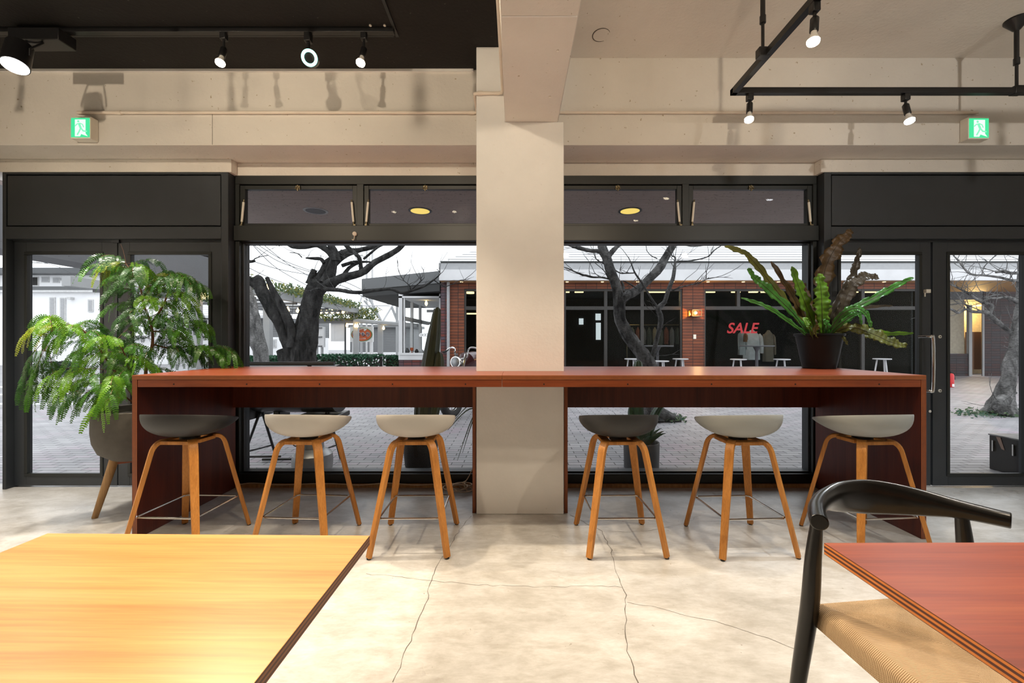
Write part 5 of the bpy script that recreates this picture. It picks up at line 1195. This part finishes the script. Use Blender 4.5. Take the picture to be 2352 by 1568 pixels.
l = bpy.data.lights.new('shop_light', 'POINT'); l.energy = 16; l.color = (1,.75,.45); l.shadow_soft_size = .2; lo = bpy.data.objects.new('shop_light', l); COL.objects.link(lo); lo.parent = bs; lo.location = Vector((4.0, WF+1.2, 2.55)) - bs.location
# small tables and stools in front of the shop
M['cafe_white'] = plain('white_cafe_furniture', (.46,.46,.47), .5, 0, .04); M['cafe_dark'] = plain('dark_cafe_furniture', (.07,.07,.075), .5)
for i, (px, d, tw) in enumerate(((1510,10.9,35),(1738,10.9,36))):
    x = X(px,d); o = thing('high_table', (x,d,G), 'dark round high table in front of the shop, %s' % ('behind the forked tree' if i == 0 else 'below the SALE lettering'), 'table', 'high tables outside the shop'); zt_ = Z(793,d)
    b = MB(); b.lathe([(.02,zt_-.035),(tw*d/F-.02,zt_-.03),(tw*d/F,zt_-.015),(tw*d/F,zt_)], (x,d,0), 32); b.build('tabletop', M['fascia_d'], o)
    b = MB(); b.lathe([(.21,G),(.21,G+.015),(.04,G+.04),(.035,zt_-.15),(.09,zt_-.036)], (x,d,0), 20); b.build('pedestal', M['cafe_dark'], o)
def cafe_stool(px, py, d, label):
    x = X(px,d); zt_ = Z(py,d); o = thing('round_stool', (x,d,G), label, 'stool', 'white round stools outside the shop')
    b = MB(); b.lathe([(.15,zt_-.03),(.19,zt_-.025),(.195,zt_-.01),(.185,zt_)], (x,d,0), 28); b.build('seat', M['cafe_white'], o)
    for a in (30, 150, 270): 
        ca, sa = math.cos(R(a)), math.sin(R(a)); b = MB(); b.cyl((x+.10*ca,d+.10*sa,zt_-.03), (x+.20*ca,d+.20*sa,G), .018, None, 10); b.build('leg', M['cafe_white'], o)
cafe_stool(1452, 823, 10.9, 'white round stool left of the forked tree foot'); cafe_stool(1518, 828, 10.5, 'white round stool just right of the forked tree stems')
cafe_stool(1563, 823, 10.9, 'white round stool in front of the brick pillar'); cafe_stool(1696, 824, 10.9, 'white round stool below the SALE lettering, left of the high table')
cafe_stool(1796, 824, 10.9, 'white round stool left of the fern pot, beside the high table'); cafe_stool(2026, 823, 10.9, 'white round stool behind the glazed door with the chrome handle')
# ---- recessed lit entrance and dark brick wall at far right
d = 14.6
rw = thing('brick_annex', (16, d+1, G), 'dark brick annex with a lit doorway and blinds behind the rightmost door', 'building')
b = MB(); b.box(X(2259,d), 19.5, d, d+.06, G, 3.0); b.build('brick_wall', M['brick_dark'], rw)
b = MB(); b.box(13.3, X(2225,d), d, d+.06, G, Z(812,d)); b.build('low_brick_wall', M['brick_dark'], rw)
b = MB(); b.box(13.3, X(2258,d), d, d+.06, Z(688,d), 3.0); b.build('lintel', M['conc_dark'], rw)
blind = stripes('blinds', 2, .06, (.42,.36,.24), (.22,.17,.10), .25); _b = blind.node_tree.nodes['Principled BSDF']; _b.inputs['Emission Color'].default_value = (1,.70,.30,1); _b.inputs['Emission Strength'].default_value = .16  # weak emission stands in for warm room light shining through the blind
b = MB(); b.box(13.3, X(2187,d), d+.16, d+.2, Z(812,d), Z(684,d)); b.build('blind', blind, rw)
b = MB(); b.box(X(2187,d), X(2226,d), d+.16, d+.2, Z(812,d), Z(684,d)); b.build('pale_wall', plain('beige_wall', (.40,.36,.28), .8), rw)
b = MB(); b.box(X(2224,d), X(2231,d), d-.03, d+.06, G, Z(700,d)); b.box(X(2256,d), X(2259,d), d-.03, d-.001, G, Z(690,d)); b.build('door_frame', M['conc'], rw)
b = MB(); b.box(X(2205,d+1), X(2285,d+1), d+1.0, d+1.05, G, 3.0); b.build('entrance_wall', plain('cream_wall', (.72,.60,.38), .7), rw)
b = MB(); b.box(X(2237,d+.6), X(2254,d+.6), d+.6, d+.9, Z(848,d+.6), Z(762,d+.6)); b.build('counter_unit', M['bark_brown'], rw)
b = MB(); c = P(2243, 703, d+.5); b.cyl(c, c+Vector((0,0,.04)), .12, None, 16); b.build('ceiling_light', M['lamp_amber'], rw)
l = bpy.data.lights.new('entrance_light', 'POINT'); l.energy = 75; l.color = (1,.66,.26); l.shadow_soft_size = .1; lo = bpy.data.objects.new('entrance_light', l); COL.objects.link(lo); lo.parent = rw; lo.location = c + Vector((0,0,-.12)) - rw.location
fe = thing('fire_extinguisher', (X(2184,11), 11, G), 'red fire extinguisher standing outside behind the rightmost door', 'fire extinguisher'); x = X(2184,11); k = 11/F
b = MB(); b.lathe([(.05,G),(.065,G+.01),(.065,G+.30),(.05,G+.345),(.022,G+.36)], (x,11,0), 20); b.build('cylinder', plain('red_paint', (.55,.015,.02), .3), fe)
b = MB(); b.tube([(x,11,G+.36),(x,11,G+.40),(x-.04,10.98,G+.42)], .012, 8); b.tube([(x+.01,11,G+.39),(x+.07,10.98,G+.36),(x+.075,10.97,G+.2)], .009, 8); b.build('valve_and_hose', M['rubber'], fe)
b = MB(); b.box(x-.03, x+.02, 10.93, 10.94, G+.02, G+.09); b.build('label_plate', M['white_paint'], fe)
# ---- cafe bay with white window
cd = 12.35
cb = thing('cafe_bay', (X(965,cd), cd+1, G), 'white-framed cafe window bay under a grey flat roof, left of the brick shop', 'building')
poly = [(X(1010,11.9),11.9),(X(833,13.4),13.4),(X(833,13.4),18),(X(1010,11.9),18)]
b = MB(); b.prism([(x,y,Z(668,11.9)+.0) for x,y in poly][::-1], (0,0,.56)); b.build('flat_roof', plain('dark_soffit', (.022,.023,.024), .7), cb)
b = MB(); b.prism([(x-.02 if x < -3 else x, y-.03, Z(650,11.9)) for x,y in poly][::-1], (0,0,.33)); b.build('roof_fascia', plain('slate_grey_fascia', (.105,.11,.115), .5, 0, .06), cb)
x0, x1 = X(916,cd), X(1012,cd); zt_, zb_ = Z(684,cd), Z(826,cd)
b = MB(); b.box(x0, x1, cd, cd+.2, G, zb_); b.build('brick_base', M['brick_mix'], cb)
b = MB(); b.box(x0, x0+.10, cd-.02, cd+.1, zb_, zt_+.12); b.box(x1-.04, x1, cd-.02, cd+.1, zb_, zt_+.12); b.box(x0, x1, cd-.02, cd+.1, zt_, zt_+.05); b.box(x0, x1, cd-.04, cd+.1, zb_, zb_+.14); b.box(x0+.04, x1, cd-.06, cd+.1, zb_+.14, zb_+.20); b.box(x0+.14, x0+.17, cd+.0, cd+.08, zb_+.2, zt_)
b.build('window_frame', M['conc_white'], cb)
b = MB(); b.box(x0+.1, x1-.04, cd+.04, cd+.047, zb_+.2, zt_); b.build('window_glass', M['glass'], cb)
b = MB(); b.box(x0, x1, cd+.1, cd+4, zt_+.02, zt_+.06); b.build('bay_ceiling', M['render'], cb)
b = MB(); b.box(x0, x1+.0, cd+.1, cd+4, zb_+.10, zb_+.14); b.build('bay_floor', M['conc'], cb)
fr = MB(); yr = cd+3.9
for zz in (zb_+.2, 1.85, zt_-.1): fr.box(x0, x1, yr, yr+.08, zz-.05, zz+.05)
for i in range(4): xx = x0+.3+(x1-x0-.3)*i/3; fr.box(xx-.04, xx+.04, yr, yr+.08, zb_, zt_)
for yy in (cd+.25, cd+1.4, cd+2.6): fr.box(x0, x0+.08, yy-.05, yy+.05, zb_, zt_)
fr.box(x0, x0+.08, cd+.1, cd+4, 1.78, 1.90); fr.build('far_window_frame', M['conc_white'], cb)
b = MB(); c = P(979,697,cd+.9); b.lathe([(.01,.09),(.03,.06),(.045,0),(.03,-.05),(.005,-.07)], c, 12); b.tube([c+Vector((0,0,.09)), (c.x,c.y,zt_+.03)], .006, 5); b.build('pendant_bulb', M['string_bulb'], cb)
text('oco', 'window_lettering', M['white_paint'], (X(972,cd-.0), cd+.03, Z(768,cd)), 13.5*cd/F, cb, shear=.3, bold=.014, extr=.002)
b = MB(); rnd = random.Random(4)
for i in range(16):
    c = P(929.5+rnd.uniform(-1,1), 722+i*3.6, cd+.12); b.box(c.x-.02*rnd.uniform(.5,1.2), c.x+.02*rnd.uniform(.5,1.2), c.y, c.y+.01, c.z-.016, c.z+.016)
b.build('red_lettered_banner', plain('maroon_print', (.22,.02,.05), .6), cb)
for (px, w_, h_, mt, nm, lb) in ((935,.075,.19,'fascia_d','jar','dark pot on the cafe window sill, leftmost'),(946,.05,.20,'sign_red','glass_bowl','red goblet on the cafe window sill'),(957,.06,.16,'dark_in','jar','dark jar on the cafe window sill, right of the red goblet'),(968,.07,.15,'fascia','jar','grey jar on the cafe window sill beside the cactus')):
    c = Vector((X(px,cd+.4), cd+.4, zb_+.145)); b = MB(); b.lathe([(w_*.7,0),(w_,h_*.25),(w_,h_*.6),(w_*.55,h_*.85),(w_*.4,h_)] if nm == 'jar' else [(w_*.5,0),(.012,.02),(.012,h_*.5),(w_,h_*.6),(w_,h_)], c, 16); tag(b.build(nm, M[mt]), lb, nm.replace('_',' '))
# ---- motorcycle
fw = Vector((-.42,-.907,0)).normalized(); rt = Vector((fw.y*-1, fw.x, 0)); rt = Vector((-fw.y, fw.x, 0))
O = Vector((X(1038,6.55), 6.55, G)); U = Vector((0,0,1))
mo = thing('motorcycle', O, 'motorcycle with high chrome handlebar and round headlight, left of the pillar outside', 'motorcycle')
q = lambda f, r, z: O + fw*f + rt*r + U*z
def wheel(f, nm):
    c = q(f,0,.31); b = MB()
    b.grid(lambda a, e: c + (fw*math.cos(2*math.pi*a)+U*math.sin(2*math.pi*a))*(.245+.065*math.cos(2*math.pi*e)) + rt*(.055*math.sin(2*math.pi*e)), 36, 11, 0, True); w_ = b.build(nm, M['rubber'], mo)
    b = MB(); 
    for k in range(12): a = k*math.pi/6; d_ = fw*math.cos(a)+U*math.sin(a); b.tube([c, c+d_*.20], .007, 5)
    b.cyl(c-rt*.05, c+rt*.05, .04, None, 12); b.grid(lambda a, e: c + (fw*math.cos(2*math.pi*a)+U*math.sin(2*math.pi*a))*(.195+.012*math.cos(2*math.pi*e)) + rt*(.03*math.sin(2*math.pi*e)), 36, 7, 0, True)
    b.build('rim', M['chrome'], w_)
wheel(0, 'front_wheel'); wheel(-1.42, 'rear_wheel')
b = MB()
for s in (-1, 1): b.tube([q(0,.085*s,.31), q(-.22,.085*s,.86), q(-.27,.085*s,.98)], [.025,.025,.022], 10)
b.build('fork', M['chrome'], mo)
b = MB(); b.tube(smooth_path([tuple(q(-.42,-.42,1.0)), tuple(q(-.36,-.34,1.03)), tuple(q(-.30,-.22,1.08)), tuple(q(-.28,-.13,1.06)), tuple(q(-.26,-.09,.92)), tuple(q(-.26,.09,.92)), tuple(q(-.28,.13,1.06)), tuple(q(-.30,.22,1.08)), tuple(q(-.36,.34,1.03)), tuple(q(-.42,.42,1.0))],4), .013, 8); b.build('handlebar', M['chrome'], mo)
for s in (-1, 1): b = MB(); b.tube([q(-.36,.34*s,1.03), q(-.43,.44*s,.995)], .018, 8); b.tube([q(-.33,.28*s,1.04), q(-.26,.36*s,1.0)], .007, 6); b.build('grip', M['rubber'], mo)
b = MB(); c = q(-.10,0,.86); b.tube([c-fw*.12, c-fw*.07, c-fw*.01, c+fw*.01], [.03,.075,.09,.088], 22); hl = b.build('headlight', M['chrome'], mo)
b = MB(); b.tube([c+fw*.008, c+fw*.018, c+fw*.026], [.082,.07,.02], 22); b.build('headlight_lens', M['zinc'], hl)
b = MB(); b.tube([q(-.32,0,.80), q(-.42,0,.86), q(-.62,0,.87), q(-.80,0,.80)], [.06,.15,.15,.07], 18, 0, True, 0, 1.0); b.build('fuel_tank', plain('maroon_paint', (.05,.012,.014), .2), mo)
b = MB(); b.tube([q(-.78,0,.74), q(-.95,0,.72), q(-1.3,0,.76), q(-1.55,0,.80)], [.07,.12,.12,.06], 16); b.build('saddle', M['rubber'], mo)
b = MB(); b.box(-.14,.14,-.26,.26,.24,.62, M=Matrix.Translation(q(-.68,0,0)) @ Matrix.Rotation(math.atan2(fw.y,fw.x)-R(90),4,'Z')); b.build('engine', M['zinc'], mo, bevel=.04)
b = MB(); b.tube([q(-.28,0,.86), q(-.5,0,.72), q(-.9,0,.66), q(-1.42,.08,.31)], .022, 8); b.tube([q(-.32,0,.8), q(-.45,0,.3), q(-.95,0,.28)], .02, 8); b.build('body_frame', M['black_metal'], mo)
b = MB(); b.grid(lambda a, e: q(0,0,.31) + (fw*math.cos(R(20+130*a))+U*math.sin(R(20+130*a)))*(.335-.01*abs(e-.5)*4) + rt*(.075*(e-.5)*2), 14, 5); b.build('front_mudguard', M['black_metal'], mo, solid=.004)
# ---- barbecue grill on folding legs
gd = 4.18
gr = thing('barbecue_grill', (X(670,gd), gd, G), 'black barbecue grill on folding A-frame legs outside the left window', 'grill')
gx0, gx1 = X(525,gd), X(783,gd); gz0 = Z(952,gd)
b = MB(); b.prism([(gx0, gd+.30*math.cos(R(180+i*15))*.9, .70+.24*math.sin(R(180+i*15))) for i in range(13)][::-1] + [], (gx1-gx0,0,0)); b.build('fire_bowl', M['black_metal'], gr)
b = MB(); b.prism([(gx0+.01, gd+.27*math.cos(R(i*15)), .705+.22*math.sin(R(i*15))) for i in range(13)], (gx1-gx0-.02,0,0)); lid = b.build('lid', M['black_metal'], gr)
hz = Z(835,gd-.15); b = MB(); b.cyl((gx0-.1, gd-.15, hz), (gx1, gd-.15, hz), .018, None, 12); b.build('lid_handle', M['fascia_d'], lid)
for px in (580, 722): b = MB(); b.tube([(X(px,gd),gd-.15,hz),(X(px,gd),gd-.08,hz-.03)], .014, 8); b.build('handle_mount', M['black_metal'], lid)
b = MB(); b.box(X(640,gd), X(655,gd), gd-.1, gd+.1, gz0-.02, .5); b.box(X(700,gd), X(790,gd), gd-.16, gd+.16, gz0-.03, gz0+.02); b.box(X(545,gd), X(602,gd), gd-.2, gd+.2, gz0-.02, gz0+.12); b.build('ash_tray', M['black_metal'], gr, bevel=.01)
for px in (607, 758):
    ax = Vector((X(px,gd), gd-.05, .50))
    for yy, dx in ((3.90,-.075),(4.30,.055)): b = MB(); b.tube([ax, (ax.x+dx, yy, G)], .0125, 8); b.build('leg', M['black_metal'], gr)
    b = MB(); b.tube([(ax.x-.05,3.99,.12),(ax.x+.04,4.24,.12)], .008, 6); b.build('brace', M['black_metal'], gr)
b = MB(); b.tube([(X(592,gd)-.0, 4.0, Z(1049,4.0)), (X(668,gd), 4.0, Z(1048,4.0))], .009, 8); b.tube([(X(600,gd), 4.2, Z(1055,4.2)), (X(760,gd), 4.2, Z(1053,4.2))], .012, 8); b.build('lower_rail', M['black_metal'], gr)
# ---- metal canister
mx, my = X(718,3.92), 3.92
mc = thing('metal_canister', (mx,my,G), 'squat dull grey metal canister with a narrow neck, outside behind the second stool', 'canister')
b = MB(); b.lathe([(.15,G),(.172,G+.02),(.176,G+.10),(.17,G+.15),(.13,G+.19),(.098,G+.205),(.096,G+.27),(.11,G+.285),(.11,G+.30),(.03,G+.305)], (mx,my,0), 36); b.build('body', M['zinc'], mc)
b = MB(); b.grid(lambda a, e: Vector((mx-.125,my-.06,G+.255)) + Vector((math.cos(2*math.pi*a),0,math.sin(2*math.pi*a)))*(.022+.005*math.cos(2*math.pi*e)) + Vector((0,.005*math.sin(2*math.pi*e),0)), 18, 7, 0, True); b.build('ring_handle', M['black_metal'], mc)
# ---- potted cactus
def ribbed(b, pts, rr, ribs=6, amp=.12, m=0):
    q = smooth_path([(*p, r) for p, r in zip(pts, rr)], 5); n = ribs*4; vs = []
    for i, a in enumerate(q):
        for j in range(n):
            A = 2*math.pi*j/n; r = a[3]*(1+amp*math.cos(A*ribs)); vs.append(Vector((a[0]+r*math.cos(A), a[1]+r*math.sin(A), a[2])))
    fs = [list(range(n-1,-1,-1)), [len(vs)-n+j for j in range(n)]] + [(i*n+j, i*n+(j+1) % n, (i+1)*n+(j+1) % n, (i+1)*n+j) for i in range(len(q)-1) for j in range(n)]
    b.add(vs, fs, m)
cxp, cy = X(966,4.06), 4.06
cp = thing('potted_cactus', (cxp,cy,G), 'tall dark green column cactus in a black pot outside the left window', 'plant')
b = MB(); b.lathe([(.13,G),(.145,G+.01),(.172,G+.27),(.178,G+.275),(.178,G+.30),(.165,G+.30),(.16,G+.26),(.02,G+.26)], (cxp,cy,0), 36); b.build('pot', M['pot_black'], cp)
b = MB(); ribbed(b, [(X(972,4.06),4.06,.22),(X(978,4.05),4.05,.55),(X(989,4.05),4.05,.93),(X(996,4.05),4.05,1.15),(X(1001,4.05),4.05,1.35),(X(1004,4.05),4.05,1.44),(X(1005,4.05),4.05,1.475)], [.055,.068,.066,.056,.042,.032,.008]); b.build('stem', M['cactus'], cp)
b = MB(); ribbed(b, [(X(960,4.1),4.1,.22),(X(968,4.1),4.1,.6),(X(981,4.08),4.08,.95),(X(989,4.08),4.08,1.18),(X(993,4.08),4.08,1.30),(X(994,4.08),4.08,1.325)], [.04,.055,.046,.034,.022,.006]); b.build('stem', M['cactus'], cp)
b = MB(); ribbed(b, [(X(985,4.0),4.0,.24),(X(1004,4.0),4.0,.6),(X(1008,4.0),4.0,.9),(X(1009,4.0),4.0,1.02),(X(1008,4.0),4.0,1.055)], [.03,.042,.046,.032,.006]); b.build('arm', M['cactus'], cp)
b = MB(); b.lathe([(.158,G+.262),(.08,G+.275),(.001,G+.28)], (cxp,cy,0), 24); b.build('soil', M['soil'], cp)
# ---- long-bladed plant hidden behind the pillar
ay, axx = 4.12, X(1142,4.12)
ap = thing('blade_plant', (axx,ay,G), 'spiky plant with long thin drooping blades beside the pillar outside', 'plant')
b = MB(); b.lathe([(.11,G),(.12,G+.01),(.15,G+.26),(.155,G+.28),(.13,G+.28),(.02,G+.25)], (axx,ay,0), 28); b.build('pot', M['clay'], ap)
rnd = random.Random(3)
for (px, py, d) in ((1050,950-18,4.0),(1044,963,4.05),(1028,988,4.0),(1050,1058,3.95),(1062,1040,4.05),(1075,930,4.2)):
    p0 = Vector((axx, ay, .27)); p1 = P(px, py, d); mid = (p0+p1)/2 + Vector((0,0,.22 if py < 1000 else .34)); q_ = [Vector(a) for a in smooth_path([tuple(p0), tuple(mid), tuple(p1)], 8)]; b = MB()
    b.tube(q_, [.013*(1-.88*i/(len(q_)-1)) for i in range(len(q_))], 6, 0, True, 0, .35); b.build('blade', M['agave'], ap)
for k in range(14):
    a = rnd.uniform(-1.3, 1.6); L = rnd.uniform(.4,.6); p0 = Vector((axx, ay, .27)); d_ = Vector((math.cos(a), .5*math.sin(a), 0)); q_ = [p0 + d_*L*t + Vector((0,0,.55*t-.35*t*t)) for t in [i/8 for i in range(9)]]; b = MB(); b.tube(q_, [.013*(1-.9*i/8) for i in range(9)], 6, 0, True, 0, .35); b.build('blade', M['agave'], ap)
# ---- candelabra succulent in dark pot
sx_, sy_ = X(1473,3.98), 3.98
sp_ = thing('potted_succulent', (sx_,sy_,G), 'branching spiky green succulent in a grey cylinder pot outside the right window', 'plant')
b = MB(); b.lathe([(.150,G),(.158,G+.008),(.163,G+.245),(.158,G+.25),(.148,G+.245),(.14,G+.20),(.02,G+.20)], (sx_,sy_,0), 36); b.build('pot', plain('dark_grey_pot', (.06,.06,.065), .6), sp_)
for pts, rr in (([(sx_-.03,sy_,.15),(X(1462,3.98),3.98,.42),(X(1460,3.98),3.98,.7),(X(1464,3.98),3.98,.93),(X(1465,3.98),3.98,.975)], [.045,.052,.046,.036,.006]), ([(sx_+.03,sy_,.15),(X(1490,3.98),3.98,.32),(X(1505,3.98),3.98,.48),(X(1524,3.98),3.98,.60),(X(1528,3.98),3.98,.63)], [.03,.038,.036,.026,.005]), ([(X(1468,3.98),3.98,.33),(X(1450,3.95),3.95,.46),(X(1447,3.95),3.95,.56)], [.028,.03,.006])):
    b = MB(); ribbed(b, pts, rr, 3, .38); b.build('stem', M['succ'], sp_)
for k in range(16):
    a = k*2.4; L = rnd.uniform(.13,.24); p0 = Vector((sx_+.05*math.cos(a), sy_+.05*math.sin(a), .19)); d_ = Vector((math.cos(a), math.sin(a), 0)); q_ = [p0 + d_*L*t*.8 + U*(L*1.0*t-.4*L*t*t) for t in [i/6 for i in range(7)]]
    b = MB(); b.tube(q_, [.012,.018,.019,.016,.011,.006,.001], 6, 0, True, 0, .35); b.build('leaf', M['succ'] if k % 3 else M['agave'], sp_)
b = MB(); b.lathe([(.139,G+.20),(.07,G+.21),(.001,G+.215)], (sx_,sy_,0), 24); b.build('soil', M['soil'], sp_)
# ---- dark cabinet by the right door
b0 = thing('dark_cabinet', (4.66, 3.75, G), 'low black box cabinet outside behind the rightmost door', 'cabinet'); x0 = 4.40; zt_ = .283; y0_, y1_ = 3.53, 3.96
b = MB(); b.box(x0, x0+.55, y0_, y1_, G, zt_); b.build('body', plain('scuffed_black_board', (.014,.012,.011), .35, 0, .3, 8), b0, bevel=.006)
b = MB(); b.box(x0-.006, x0+.556, y0_-.006, y1_+.006, zt_, zt_+.014); b.build('top', plain('scuffed_grey_top', (.20,.195,.19), .4, 0, .5, 9), b0, bevel=.004)
for yy in (3.92, 3.76): b = MB(); b.box(x0-.016, x0-.001, yy-.005, yy+.005, zt_-.14, zt_-.04); b.build('handle', M['steel'], b0)
b = MB(); b.prism([(x0-.002,3.90,zt_-.002),(x0-.002,3.865,zt_-.002),(x0-.002,3.83,zt_-.11),(x0-.002,3.855,zt_-.105)], (-.003,0,0)); b.build('tape_strip', plain('torn_brown_tape', (.30,.20,.15), .6), b0)
